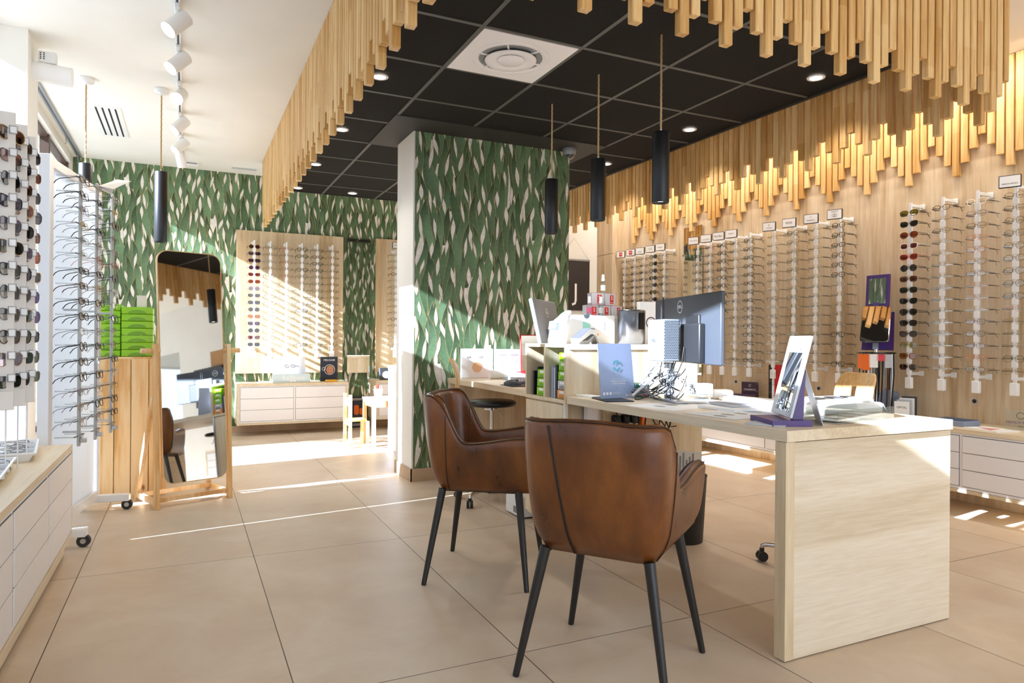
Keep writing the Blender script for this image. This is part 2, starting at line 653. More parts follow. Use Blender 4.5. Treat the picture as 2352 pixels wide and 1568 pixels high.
struct(MB().box(-1.3, 5.2, -3.6, 8.8, -.08, 0).obj('floor', M['floor']), 'large beige stone tiles with thin dark joints')
struct(MB().box(-1.3, 5.2, -3.6, 8.8, ZC, ZC + .1).obj('ceiling', M['white_ceiling']), 'white plaster ceiling')

def leaves(name, x0, x1, z0, z1, y, seed, kind_struct=True):
    """printed wallpaper: cream ground with overlapping green leaves, each edged with a thin gold line"""
    rnd = random.Random(seed)
    vs, fs, cs = [], [], []
    sx, sz = .098, .2
    base = [lin(c) for c in ('5d7756', '658060', '56714f', '6c8a66', '607c59')]
    gold = lin('a3945f')
    cream = lin('f6f0e6')
    vs += [(x0, y, z0), (x1, y, z0), (x1, y, z1), (x0, y, z1)]
    fs.append((0, 1, 2, 3))
    cs += [cream] * 4
    rows = int((z1 - z0) / sz) + 4
    for r in range(rows, -4, -1):
        n = int((x1 - x0) / sx) + 4
        for i in range(-2, n):
            bx = x0 + (i + (.5 if r % 2 else 0)) * sx + rnd.uniform(-.014, .014)
            bz = z0 + r * sz + rnd.uniform(-.055, .055)
            L = rnd.uniform(.47, .58)
            W = rnd.uniform(.035, .043)
            lean = rnd.choice((-1, 1)) * rnd.uniform(.0, .05)
            if rnd.random() < .12: lean *= 2.4
            sway = rnd.choice((-1, 1, 1)) * rnd.uniform(.012, .028)
            ph = rnd.uniform(.85, 1.1)
            c = rnd.choice(base)
            k = rnd.uniform(.85, 1.18)
            dj = rnd.uniform(0, .0001)
            ns = 17
            for layer in (0, 1):
                grow = .0038 if layer == 0 else 0
                row = len(vs)
                for s in range(ns):
                    t = s / (ns - 1)
                    cx = bx + lean * t * t + sway * math.sin(2 * PI * t * ph)
                    cz = bz + L * t
                    w = W * (math.sin(PI * (t ** .85)) ** .8 * (1 - .25 * t) * 1.12 if 0 < t < 1 else 0.0)
                    if s == 0: w = W * .25
                    w = w + grow if s < ns - 1 else 0
                    zz = cz + (grow * 2 if s == ns - 1 else 0)
                    d = .0003 + .0006 * t + dj + (.00005 if layer else 0)
                    for q in (-1, 0, 1):
                        px = min(max(cx + q * w, x0), x1)
                        pz = min(max(zz, z0), z1)
                        vs.append((px, y - d, pz))
                        if layer == 0:
                            cs.append(gold)
                        else:
                            g = (.52 + .62 * math.sin(PI * min(1, t * 1.15)) ** .8) * k * (1.0 if q == 0 else .84 if q < 0 else 1.06)
                            cs.append((c[0] * g, c[1] * g, c[2] * g * .98, 1))
                for s in range(ns - 1):
                    for q in (0, 1):
                        a = row + s * 3 + q
                        P = [vs[a], vs[a + 1], vs[a + 4], vs[a + 3]]
                        if max(p[0] for p in P) - min(p[0] for p in P) < 1e-4 or max(p[2] for p in P) - min(p[2] for p in P) < 1e-4:
                            continue
                        fs.append((a, a + 1, a + 4, a + 3))
    # cream gaps showing between the leaves
    for r in range(int((z1 - z0) / .165) + 2):
        for i in range(int((x1 - x0) / .13) + 2):
            gx = x0 + (i + (.5 if r % 2 else 0)) * .13 + rnd.uniform(-.025, .025)
            gz = z0 + r * .165 + rnd.uniform(-.05, .05)
            H = rnd.uniform(.12, .20)
            W = rnd.uniform(.010, .018)
            lean = rnd.uniform(-.045, .045)
            bow = rnd.uniform(-.003, .003)
            pk = rnd.uniform(.8, 1.35)
            for layer in (0, 1):
                row = len(vs)
                ns = 9
                for s in range(ns):
                    t = s / (ns - 1)
                    w = W * math.sin(PI * t ** pk) ** 1.3 + (.003 if layer == 0 and 0 < s < ns - 1 else 0)
                    for q in (-1, 1):
                        px = min(max(gx + lean * t + bow * math.sin(2 * PI * t) + q * w, x0), x1)
                        pz = min(max(gz + H * t, z0), z1)
                        vs.append((px, y - .00115 - .00005 * layer, pz))
                        cs.append(cream if layer else gold)
                for s in range(ns - 1):
                    a = row + s * 2
                    P = [vs[a], vs[a + 1], vs[a + 3], vs[a + 2]]
                    if max(p[0] for p in P) - min(p[0] for p in P) < 1e-4 or max(p[2] for p in P) - min(p[2] for p in P) < 1e-4:
                        continue
                    fs.append((a, a + 1, a + 3, a + 2))
    me = bpy.data.meshes.new(name)
    me.from_pydata(vs, [], fs)
    me.materials.append(M['leaf'])
    at = me.color_attributes.new('leafcol', 'FLOAT_COLOR', 'POINT')
    flat = [x for c in cs for x in c]
    at.data.foreach_set('color', flat)
    me.update()
    return link(name, me)

# back wall: plaster body plus printed paper on its face
wb = struct(MB().box(-1.3, 5.2, YB, YB + .14, 0, ZC).obj('wall_back', M['white_wall']), 'back wall under green leaf wallpaper')
lp = leaves('wallpaper', XL, 3.3, .07, ZC, YB - .002, 5)
lp.parent = wb
struct(MB().box(XL, 5.0, YB - .012, YB, 0, .075).obj('baseboard_back', M['tile_base']))

# green pillar
pil = struct(MB().box(1.6, 3.0, 5.175, 5.62, 0, ZC).obj('wall_pillar', M['white_wall']), 'thick white pier papered with green leaves on its front')
lp2 = leaves('wallpaper', 1.612, 3.0, .1, ZB + .02, 5.172, 11)
lp2.parent = pil
mb = MB()
mb.box(1.59, 3.01, 5.163, 5.175, 0, .1)
mb.box(1.588, 1.6, 5.163, 5.62, 0, .1)
struct(mb.obj('baseboard_pillar', M['tile_base']))

# right wall, wooden
struct(MB().box(XR, XR + .14, 1.7, 7.06, 0, ZC).obj('wall_right', M['oakwall']), 'light oak panelled wall')
struct(MB().box(XR, XR + .14, -3.6, 1.7, 0, ZC).obj('wall_right_near', M['white_wall']), 'white wall continuing the oak wall toward the entrance')
struct(MB().box(XR - .012, XR, 1.7, 7.05, 0, .11).obj('baseboard_right', M['oakwall']))
struct(MB().box(3.9, 5.1, 7.41, 7.5, 0, ZC).obj('wall_partition', M['white_wall']), 'white wall end beyond the oak wall')
# front wall behind the viewer; wide glazing added to let fill light in
mb = MB()
mb.box(-1.3, -.4, -3.6, -3.48, 0, ZC)
mb.box(4.4, 5.2, -3.6, -3.48, 0, ZC)
mb.box(-.4, 4.4, -3.6, -3.48, 2.6, ZC)
struct(mb.obj('wall_front', M['white_wall']))
w = struct(MB().box(-.4, 4.4, -3.56, -3.552, 0, 2.6).obj('window_8', M['glass']))
mb = MB()
for x in (-.4, .8, 2.0, 3.2, 4.35):
    mb.box(x, x + .05, -3.58, -3.53, 0, 2.6)
mb.box(-.4, 4.4, -3.58, -3.53, 2.55, 2.6)
mb.box(-.4, 4.4, -3.58, -3.53, 0, .06)
mb.obj('window_frame', M['brown_frame'], w)

# left wall: sill, lintel and piers around the shop windows
mb = MB()
mb.box(-1.3, XL, -3.6, YB, 0, .3)
mb.box(-1.3, XL, -3.6, 4.3, 3.0, ZC)
mb.box(-1.3, XL, 4.3, YB, 2.945, ZC)
mb.box(-1.3, XL, -3.6, -3.3, .3, 3.0)
mb.box(-1.3, XL, 8.58, YB, .3, 2.945)
struct(mb.obj('wall_left', M['white_wall']), 'white window wall')
struct(MB().box(-1.3, -.9, 5.175, 5.5, 0, ZC).obj('wall_left_pier', M['white_wall']), 'white pier between the shop windows')

def window(n, y0, y1, zc, clear_y=(), posts=(), top=2.945, low=.3, cz=None):
    """glass with added sun-blocking film up to zc except along the clear_y gaps"""
    x = -1.17
    w = struct(MB().box(x - .014, x - .008, y0, y1, low, top).obj('window_%d' % n, M['glass']))
    mb = MB()
    cuts = sorted(clear_y)
    y = y0
    for a, b in cuts + [(y1, y1)]:
        if a - y > .002:
            mb.box(x, x + .004, y, a, low, zc)
        y = b
    if cz:
        for a, b, z in cz:
            mb.box(x, x + .004, a, b, low, z)
    if mb.f:
        mb.obj('sun_block_film', M['frost'], w)  # film added to block the sun; its gaps shape the strips of sunlight
    mb = MB()
    mb.box(x - .03, x + .03, y0, y1, low, low + .05)
    mb.box(x - .03, x + .03, y0, y1, top - .03, top)
    for p in posts:
        mb.box(x - .03, x + .04, p - .035, p + .035, low, top)
    mb.obj('window_frame', M['brown_frame'], w)
    return w
window(1, -3.3, 1.6, 2.53, (), (-3.28, -2.0, -.8, .4), top=3.0)
window(2, 1.6, 4.3, 2.53, [(4.182, 4.190)], (1.6, 3.1), top=3.0)
window(5, 4.3, 4.62, 2.53)
window(3, 4.62, 5.175, 2.23, [(5.0, 5.175)], ())
window(4, 5.5, 8.58, 2.3, [(6.2, 7.3), (8.1, 8.58)], (5.53, 7.46, 8.55), cz=[(8.1, 8.58, 1.0)])

# black hung ceiling with its grey grid
X0, X1, Y0, Y1 = .765, 3.76, 2.11, 7.95
bc = struct(MB().box(X0, X1, Y0, Y1, ZB, ZB + .06).obj('ceiling_hung', M['black_ceiling']), 'black tiled hung ceiling')
mb = MB()
x = 1.3877 - 1.2
while x < X1:
    if x > X0: mb.box(x - .012, x + .012, Y0, Y1, ZB - .004, ZB)
    x += .6
y = 3.2929 - 1.2
while y < Y1:
    if y > Y0: mb.box(X0, X1, y - .012, y + .012, ZB - .0045, ZB)
    y += .6
mb.box(X0, X0 + .02, Y0, Y1, ZB - .005, ZB)
mb.obj('grid_bars', M['grid_bar'], bc)
mb = MB()
mb.box(X1 - .03, X1, Y0, Y1, ZB - .012, ZB)
mb.box(X0, X1, Y1 - .02, Y1, ZB - .006, ZB + .06)
mb.box(1.37, 3.19, 4.87, 5.70, ZB - .008, ZB)
mb.obj('soffit', M['black_trim'], bc)

# ------------------------------------------------------------------ hanging batten screens
def batten_mesh(L, wx, wy):
    mb = MB()
    mb.rbox(-wx / 2, wx / 2, -wy / 2, wy / 2, 0, L, .003, 1)
    me = mb.mesh('batten', M['batten'])
    for p in me.polygons: p.use_smooth = False
    return me
def screen(label, p0, dirv, n, pitch, phase, period, zl, step, wx, wy, ztop, loc):
    t = thing('batten_screen', label, 'wood screen', loc, 0, None)
    meshes = {}
    for i in range(n):
        k = (i + phase) % period
        k = min(k, period - k)
        z = zl + step * k
        if k not in meshes:
            meshes[k] = batten_mesh(ztop - z, wx, wy)
        o = link('batten', meshes[k], t, (p0[0] + dirv[0] * pitch * i - loc[0], p0[1] + dirv[1] * pitch * i - loc[1], z - loc[2]))
    return t
P = .0549
# phases chosen so that the longest battens fall where the photograph shows them
nL = 107
yL0 = 2.504 + .02 - 8 * P
screen('long screen of vertical beech battens under the white ceiling, left of the black ceiling', (.765, yL0), (0, 1), nL, P, 0, 4, 2.30, .082, .04, .042, ZC - .002, (.765, yL0, 2.3))
screen('beech batten screen hanging across the near edge of the black ceiling', (1.703 - 16 * .0541, 2.09), (1, 0), 55, .0541, 0, 4, 2.283, .082, .043, .036, ZC - .002, (.8, 2.09, 2.28))
screen('shaded row of beech battens hanging between black ceiling and oak wall', (3.78, 2.218), (0, 1), 103, P, 0, 4, 2.266, .082, .036, .043, ZC - .002, (3.78, 2.218, 2.26))
screen('brightly lit beech battens fixed along the top of the oak wall', (XR - .022, 2.70 - 12 * .059), (0, 1), 85, .059, 0, 6, 2.297, .0853, .036, .047, ZC - .002, (XR - .02, 2.0, 2.29))
# ------------------------------------------------------------------ leather tub chairs
def sstep(a, b, x):
    t = min(1, max(0, (x - a) / (b - a)))
    return t * t * (3 - 2 * t)
ZS = .422
def chair_plan(w, back, front, r, n=80):
    """U outline from the right arm round the back to the left arm: (x, y, nx, ny, s)"""
    pts = []
    hw = w / 2
    side = front - (back + r)
    arc = r * PI / 2
    bk = w - 2 * r
    tot = 2 * side + 2 * arc + bk
    for i in range(n + 1):
        s = tot * i / n
        if s <= side:
            pts.append((front - s, -hw, 0, -1))
        elif s <= side + arc:
            a = (s - side) / r
            pts.append((back + r - r * math.sin(a), -hw + r - r * math.cos(a), -math.sin(a), -math.cos(a)))
        elif s <= side + arc + bk:
            pts.append((back, -hw + r + s - side - arc, -1, 0))
        elif s <= side + 2 * arc + bk:
            a = (s - side - arc - bk) / r
            pts.append((back + r - r * math.cos(a), hw - r + r * math.sin(a), -math.cos(a), math.sin(a)))
        else:
            pts.append((back + r + (s - side - 2 * arc - bk), hw, 0, 1))
    return pts
PLAN = chair_plan(.44, -.215, .295, .085)
def chair_s(k):
    """distance along the outline from the middle of the back"""
    n = len(PLAN) - 1
    tot = sum((Vector(PLAN[i + 1][:2]) - Vector(PLAN[i][:2])).length for i in range(n))
    return abs(k / n - .5) * tot
CS = [chair_s(k) for k in range(len(PLAN))]
def chair_h(k):
    """height of the shell's top edge: tall back, wings that drop steeply, low arms"""
    sc = CS[k]
    e = 1 - sstep(.205, .345, sc)
    arm = .632 + .030 * sstep(.36, .62, sc)
    return arm + (.850 - arm) * e - .006 * min(1, sc / .15) ** 2 * e
def chair_out(k, u):
    """point on the outer face: k index of plan, u 0..1 from seat line to top"""
    x, y, nx, ny = PLAN[k]
    h = chair_h(k)
    z = ZS + (h - ZS) * u
    zz = (z - ZS)
    tuck = -.030 * (1 - min(1, zz / .10)) ** 2 
    fl = tuck + .085 * zz * (1.0 if abs(ny) > .5 else 1.0) + .010 * math.sin(PI * min(1, zz / .42))
    if nx < -.3: fl += .06 * zz * (-nx)
    return Vector((x + nx * fl, y + ny * fl, z))
def make_chair(label, loc, rz):
    t = thing('tub_chair', label, 'chair', loc, rz, 'leather chairs at the desk')
    T = .052
    rows = []
    n = len(PLAN)
    def loop(k, shrink=0.0, push=0.0):
        x, y, nx, ny = PLAN[k]
        pts = []
        NU = 9
        for i in range(NU + 1):
            pts.append(chair_out(k, i / NU * .985))
        top = chair_out(k, 1.0)
        nrm = Vector((nx, ny, 0))
        c = top - nrm * (T / 2)
        for a in (45, 90, 135):
            pts.append(c + nrm * (T / 2) * math.cos(R(a)) + Vector((0, 0, 1)) * (.024 * math.sin(R(a)) - .005))
        for i in range(NU, -1, -1):
            p = chair_out(k, i / NU * .985)
            pts.append(p - nrm * T + Vector((0, 0, .0)))
        if shrink or push:
            cc = sum(pts, Vector()) / len(pts)
            fw = Vector((1, 0, 0))
            pts = [cc + Vector(((p - cc).x, (p - cc).y * (1 - shrink), (p - cc).z * (1 - shrink * .16))) + fw * push for p in pts]
        return pts
    for sh, pu in ((.75, .034), (.4, .027), (.12, .014)):
        rows.append(loop(0, sh, pu))
    for k in range(n): rows.append(loop(k))
    for sh, pu in ((.12, .014), (.4, .027), (.75, .034)):
        rows.append(loop(n - 1, sh, pu))
    mb = MB()
    mb.grid(rows, True, True)
    m = len(rows[0])
    mb.add(rows[0], [list(range(m))[::-1]])
    mb.add(rows[-1], [list(range(m))])
    # underside closing panel
    inner = [chair_out(k, 0) - Vector((PLAN[k][2], PLAN[k][3], 0)) * .015 + Vector((0, 0, .004)) for k in range(0, n, 2)]
    mb.add(inner + [p + Vector((0, 0, .02)) for p in inner], [list(range(len(inner)))[::-1], list(range(len(inner), 2 * len(inner)))])
    mb.obj('shell', M['leather'], t)
    mb = MB()
    mb.rbox(-.165, .30, -.175, .175, ZS + .015, ZS + .08, .025, 4)
    mb.obj('seat_cushion', M['leather'], t)
    # dark piping along the top edge and the seams
    mb = MB()
    mb.tube([chair_out(k, 1.0) + Vector((-PLAN[k][2], -PLAN[k][3], 0)) * .006 + Vector((0, 0, .013)) for k in range(n)], .0024, 6)
    mb.tube([chair_out(k, 1.0) + Vector((-PLAN[k][2], -PLAN[k][3], 0)) * .046 + Vector((0, 0, .013)) for k in range(n)], .0022, 6)
    mb.obj('piping', M['piping'], t)
    for off in (0, 1):
        pl = []
        for i in range(21):
            u = i / 20
            a, b = chair_out(n // 2 + 3, u), chair_out(n // 2 + 7, u)
            pl.append(a + (b - a) * (.15 + u * .85) + Vector((-.0008, off * .006, 0)))
        MB().tube(pl, .0024, 6).obj('seam', M['piping'], t)
    ks = [k for k in range(n) if PLAN[k][0] > -.145]
    for kk in (max(k for k in ks if PLAN[k][1] < 0), min(k for k in ks if PLAN[k][1] > 0)):
        MB().tube([chair_out(kk, i / 20) + Vector((0, PLAN[kk][3] * .0005, 0)) for i in range(21)], .0024, 6).obj('seam', M['piping'], t)
        MB().tube([chair_out(kk, i / 20) - Vector((PLAN[kk][2], PLAN[kk][3], 0)) * (T + .0005) for i in range(6, 21)], .0022, 6).obj('seam', M['piping'], t)
    mb = MB()
    for y in (-.165, .165): mb.cyl((-.17, y, ZS + .0), (.2, y, ZS + .0), .010, n=10)
    for x in (-.12, .18): mb.cyl((x, -.165, ZS + .008), (x, .165, ZS + .008), .011, n=10)
    mb.obj('under_frame', M['black_metal'], t)
    for sx, sy in ((-1, -1), (-1, 1), (1, -1), (1, 1)):
        mb = MB()
        fx, fy = (.237 if sx > 0 else -.237), sy * .255
        tx, ty = (.185 if sx > 0 else -.172), sy * .178
        tp, ft = Vector((tx, ty, ZS + .004)), Vector((fx, fy, 0))
        mb.cyl(tp, ft + (tp - ft) * .02, .0185, .0115, 20)
        mb.cyl(ft + (tp - ft) * .02, ft, .0115, .0105, 16)
        mb.obj('leg', M['black_metal'], t)
    return t
make_chair('nearer brown leather tub chair seen from behind, in front of the desk end', (1.341, 1.99, 0), R(36.9))
make_chair('farther brown leather tub chair, side on, beside the green papered pillar', (1.324, 3.054, 0), R(-35.3))
# ------------------------------------------------------------------ desk / counter
XD, ZD = 1.886, .807
t = thing('reception_desk', 'long pale oak reception desk with a panel end and a thick worktop', 'desk', (2.3, 2.5, 0))
def W(o, par):   # keep world placement under a parent that is only moved
    o.parent = par
    o.matrix_parent_inverse = Matrix.Translation(par.location).inverted()
    return o
mb = MB()
mb.box(XD, 2.803, 1.738, 3.26, .768, ZD)
W(mb.obj('worktop', M['desktop']), t)
mb = MB()
mb.box(1.892, 2.800, 1.746, 1.79, .004, .764)
W(mb.obj('end_panel', M['deskend']), t)
mb = MB()
mb.box(1.888, 1.93, 1.744, 1.792, .004, .766)
W(mb.obj('edge_post', M['deskv']), t)
mb = MB()
mb.box(1.905, 2.795, 1.768, 1.785, 0, .004)
W(mb.obj('foot_strip', M['grey_metal']), t)
mb = MB()
mb.box(2.10, 2.80, 3.225, 3.25, .0, .768)
W(mb.obj('support_panel', M['deskv']), t)
mb = MB()
mb.box(1.99, 2.06, 3.215, 3.25, .0, .768)
mb.box(2.06, 2.8, 3.25, 3.258, .42, .768)
W(mb.obj('cable_panel', M['white_lac']), t)

# pigeon-hole unit standing on its own cupboard
t = thing('storage_unit', 'pale oak pigeon-hole box on a cupboard between the two work places', 'cabinet', (2.25, 3.5, 0))
mb = MB()
U0, U1, UY0, UY1, UZ0, UZ1 = 1.884, 2.80, 3.27, 3.765, .765, 1.093
mb.box(U0, U1, UY0, UY0 + .018, UZ0, UZ1)
mb.box(U0, U1, UY1 - .018, UY1, UZ0, UZ1)
mb.box(U0, U1, UY0 + .018, UY1 - .018, UZ1 - .018, UZ1)
mb.box(U0, U1, UY0 + .018, UY1 - .018, UZ0, UZ0 + .02)
mb.box(U0, U0 + .35, 3.51, 3.528, UZ0 + .02, UZ1 - .018)
mb.box(U0 + .33, U0 + .35, UY0 + .018, UY1 - .018, UZ0 + .02, UZ1 - .018)
W(mb.obj('pigeon_holes', M['deskv']), t)
mb = MB()
mb.box(U0 + .02, U1, UY0 - .004, UY0, UZ1 - .03, UZ1)
W(mb.obj('top_edge', M['desktop']), t)
mb = MB()
mb.box(U0 + .02, U1, UY0 + .02, UY1, .06, .768)
W(mb.obj('cupboard', M['deskv']), t)
mb = MB()
mb.box(U0 + .004, U0 + .02, UY0 + .03, UY1 - .004, .08, .755)
W(mb.obj('door', M['deskv']), t)
mb = MB()
mb.box(U0 + .002, U0 + .02, UY0 + .008, UY0 + .027, .05, .768)
W(mb.obj('edge_profile', M['alu']), t)

# second work place, against the papered pier
t = thing('side_desk', 'pale oak side desk running from the pigeon-hole box to the papered pier', 'desk', (2.2, 4.5, 0))
mb = MB()
mb.box(XD, 2.62, 3.768, 5.155, .768, ZD)
W(mb.obj('worktop', M['desktop']), t)
mb = MB()
mb.box(XD + .004, 2.6, 5.118, 5.152, .0, .768)
W(mb.obj('end_panel', M['deskv']), t)
mb = MB()
mb.box(2.56, 2.59, 3.80, 5.118, .10, .70)
W(mb.obj('back_panel', M['ply']), t)
mb = MB()
mb.box(2.52, 2.56, 4.70, 4.78, .0, .768)
mb.box(2.50, 2.56, 3.85, 4.68, .58, .768)
W(mb.obj('cable_tray', M['white_lac']), t)

# ------------------------------------------------------------------ bent-ply work stools
def make_stool(label, loc, rz, zs):
    t = thing('work_stool', label, 'stool', loc, rz, 'bent ply work stools')
    mb = MB()
    mb.lathe([(.02, -.028), (.13, -.027), (.160, -.020), (.170, -.006), (.168, .006), (.15, .016), (.08, .022), (.001, .022)], 40, (0, 0, zs - .022))
    mb.obj('seat', M['black_vinyl'], t)
    # back: one ply strip bending up from under the seat; it stands on the -x side
    prof = [(-.02, zs - .056), (-.14, zs - .056), (-.20, zs - .05), (-.232, zs - .022), (-.246, zs + .02), (-.25, zs + .07), (-.244, zs + .14), (-.252, zs + .20), (-.275, zs + .25), (-.295, zs + .275)]
    wid = [.075, .075, .078, .085, .095, .105, .118, .120, .112, .09]
    fine = []
    for i in range(len(prof) - 1):
        for k in range(4):
            f = k / 4
            fine.append((prof[i][0] + (prof[i + 1][0] - prof[i][0]) * f, prof[i][1] + (prof[i + 1][1] - prof[i][1]) * f, wid[i] + (wid[i + 1] - wid[i]) * f))
    fine.append((prof[-1][0], prof[-1][1], wid[-1]))
    for _ in range(2):
        fine = [fine[0]] + [tuple((fine[i - 1][j] + 2 * fine[i][j] + fine[i + 1][j]) / 4 for j in range(3)) for i in range(1, len(fine) - 1)] + [fine[-1]]
    rows_o, rows_i = [], []
    TH = .016
    ns = 14
    for i, (x, z, w) in enumerate(fine):
        a = fine[max(0, i - 1)]
        b = fine[min(len(fine) - 1, i + 1)]
        d = Vector((b[0] - a[0], b[1] - a[1])).normalized()
        nx, nz = d.y, -d.x
        rows_o.append([(x, w * (2 * j / ns - 1), z) for j in range(ns + 1)])
        rows_i.append([(x + nx * TH, w * (2 * j / ns - 1), z + nz * TH) for j in range(ns + 1)])
    mb = MB()
    m, nn = len(fine), ns + 1
    def inside(i, j):
        x, z, w = fine[i]
        y = w * (2 * (j + .5) / ns - 1)
        zz = (z + fine[min(i + 1, m - 1)][1]) / 2
        return ((zz - (zs + .175)) / .036) ** 2 + (y / .021) ** 2 < 1 and x < -.2
    vs = [p for r in rows_o for p in r] + [p for r in rows_i for p in r]
    o2 = m * nn
    fs = []
    for i in range(m - 1):
        for j in range(ns):
            if inside(i, j): continue
            fs.append((i * nn + j, i * nn + j + 1, (i + 1) * nn + j + 1, (i + 1) * nn + j))
            fs.append((o2 + i * nn + j, o2 + (i + 1) * nn + j, o2 + (i + 1) * nn + j + 1, o2 + i * nn + j + 1))
            for (di, dj, e) in ((0, -1, (i * nn + j, (i + 1) * nn + j)), (0, 1, ((i + 1) * nn + j + 1, i * nn + j + 1)), (-1, 0, (i * nn + j + 1, i * nn + j)), (1, 0, ((i + 1) * nn + j, (i + 1) * nn + j + 1))):
                a, b = i + di, j + dj
                if a < 0 or a >= m - 1 or b < 0 or b >= ns or inside(a, b):
                    fs.append((e[0], e[1], o2 + e[1], o2 + e[0]))
    mb.add(vs, fs, True)
    bk = mb.obj('back', M['ply'], t)
    md = bk.modifiers.new('round', 'BEVEL')
    md.width = .003
    md.limit_method = 'ANGLE'
    mb = MB()
    mb.cyl((0, 0, .085), (0, 0, zs * .62), .022, n=20)
    mb.cyl((0, 0, zs * .62), (0, 0, zs - .06), .014, n=16)
    mb.cyl((0, 0, zs - .07), (0, 0, zs - .05), .06, n=20)
    mb.obj('column', M['chrome'], t)
    mb = MB()
    mb.tube([(.02, .03, zs - .07), (.05, .05, zs - .08), (.06, .05, zs - .12), (.085, .055, zs - .135)], .004, 8)
    mb.obj('lever', M['chrome'], t)
    mb = MB()
    for k in range(5):
        a = 2 * PI * k / 5 + .35
        c, s = math.cos(a), math.sin(a)
        mb.tube([(.015 * c, .015 * s, .095), (.12 * c, .12 * s, .092), (.225 * c, .225 * s, .086), (.243 * c, .243 * s, .078), (.245 * c, .245 * s, .062)], [.016, .014, .012, .011, .009], 10)
    mb.cyl((0, 0, .07), (0, 0, .125), .034, n=20)
    mb.obj('star_base', M['chrome'], t)
    for k in range(5):
        a = 2 * PI * k / 5 + .35
        c, s = .245 * math.cos(a), .245 * math.sin(a)
        h = Vector((-math.sin(a + .6), math.cos(a + .6), 0))
        mb = MB()
        for q in (-1, 1):
            p = Vector((c, s, .025)) + h * (.012 * q)
            mb.cyl(p - h * .009, p + h * .009, .025, n=20)
        cc = Vector((c, s, .03))
        mb.cyl(cc + Vector((0, 0, .012)), cc + Vector((0, 0, .036)), .012, n=12)
        mb.obj('caster', M['black_plastic'], t)
    return t
make_stool('work stool with black round seat and bent ply back, side on below the side desk', (1.915, 4.34, 0), R(-25), .702)
make_stool('work stool behind the desk end, pale ply back with an oval hole showing', (2.79, 2.40, 0), R(174), .68)
# ------------------------------------------------------------------ things on and under the desks
def T(name, label, cat, loc, rz=0, group=None, rot=None):
    return thing(name, label, cat, loc, rz, group, rot)
def superell(w, h, n=28, p=2.6):
    return [(w / 2 * math.copysign(abs(math.cos(a)) ** (2 / p), math.cos(a)), h / 2 * math.copysign(abs(math.sin(a)) ** (2 / p), math.sin(a))) for a in [2 * PI * i / n for i in range(n)]]
def ring(mb, c, r, w, axis, n=40, d=.0006):
    """flat ring (for printed badges) about c; axis 'x' faces -x, 'y' faces -y"""
    vs, fs = [], []
    for i in range(n):
        a = 2 * PI * i / n
        for rr in (r, r - w):
            u, v = rr * math.cos(a), rr * math.sin(a)
            vs.append((c[0], c[1] + u, c[2] + v) if axis == 'x' else (c[0] + u, c[1], c[2] + v))
    for i in range(n):
        j = (i + 1) % n
        fs.append((2 * i, 2 * j, 2 * j + 1, 2 * i + 1))
    mb.add(vs, fs)

# --- wide monitor seen from behind.  local: back faces -x, width along y
t = T('monitor', 'wide black monitor seen from behind on its silver stand, above the tangle of cables', 'monitor', (2.326, 2.82, ZD), R(-16.2) )
mb = MB()
mb.rbox(0, .022, -.41, .41, .197, .541, .006, 2)
mb.obj('case', M['monitor'], t)
mb = MB()
mb.box(.0222, .0228, -.402, .402, .205, .535)
mb.obj('screen', M['screen'], t)
mb = MB()
mb.rbox(-.032, .001, -.25, -.02, .2, .395, .008, 2)
mb.rbox(-.014, .001, -.22, .2, .198, .29, .006, 2)
mb.obj('rear_housing', M['black_plastic'], t)
mb = MB()
mb.rbox(-.012, .001, -.20, -.04, .30, .44, .02, 2)
mb.obj('mount_plate', M['black_satin'], t)
mb = MB()
ring(mb, (-.0006, .055, .487), .033, .0035, 'x')
mb.obj('badge', M['white_plastic'], t)
text('lettering', 'DELL', .024, M['white_plastic'], t, (-.0006, .055, .487), LEFTW)
mb = MB()
mb.rbox(-.115, .135, -.17, .19, 0, .012, .004, 2)
mb.obj('stand_base', M['alu'], t)
mb = MB()
mb.rbox(-.075, -.035, .03, .085, .012, .196, .006, 2)
mb.obj('stand_column', M['silver'], t)
# --- small computer hung on the stand
t = T('mini_computer', 'small silver computer with a perforated side, hung on the monitor stand', 'computer', (2.215, 2.86, 1.012), R(-14))
mb = MB()
mb.rbox(-.035, .055, -.095, .095, 0, .213, .006, 2)
mb.obj('case', plain('computer_grey', '6a6f74', .4), t)
mb = MB()
for i in range(24):
    for j in range(8):
        x = -.028 + j * .0105 + (.005 if i % 2 else 0)
        z = .014 + i * .0081
        mb.add([(x, -.0956, z), (x + .0065, -.0956, z), (x + .0065, -.0956, z + .0045), (x, -.0956, z + .0045)], [(0, 1, 2, 3)])
mb.obj('perforation', M['black_plastic'], t)
mb = MB()
ring(mb, (-.0356, .02, .105), .03, .0016, 'x')
mb.obj('badge', M['ink'], t)
text('lettering', 'DELL', .022, M['ink'], t, (-.0358, .02, .105), LEFTW)
mb = MB()
mb.rbox(-.02, .05, .098, .135, .01, .19, .004, 2)
mb.obj('rear_bracket', M['mid_grey'], t)
mb = MB()
mb.tube([(-.02, -.04, .213), (-.02, -.04, .30)], [.004, .003], 10)
mb.tube([(-.005, -.03, .213), (-.005, -.03, .325)], [.004, .003], 10)
mb.obj('antenna', M['black_plastic'], t)

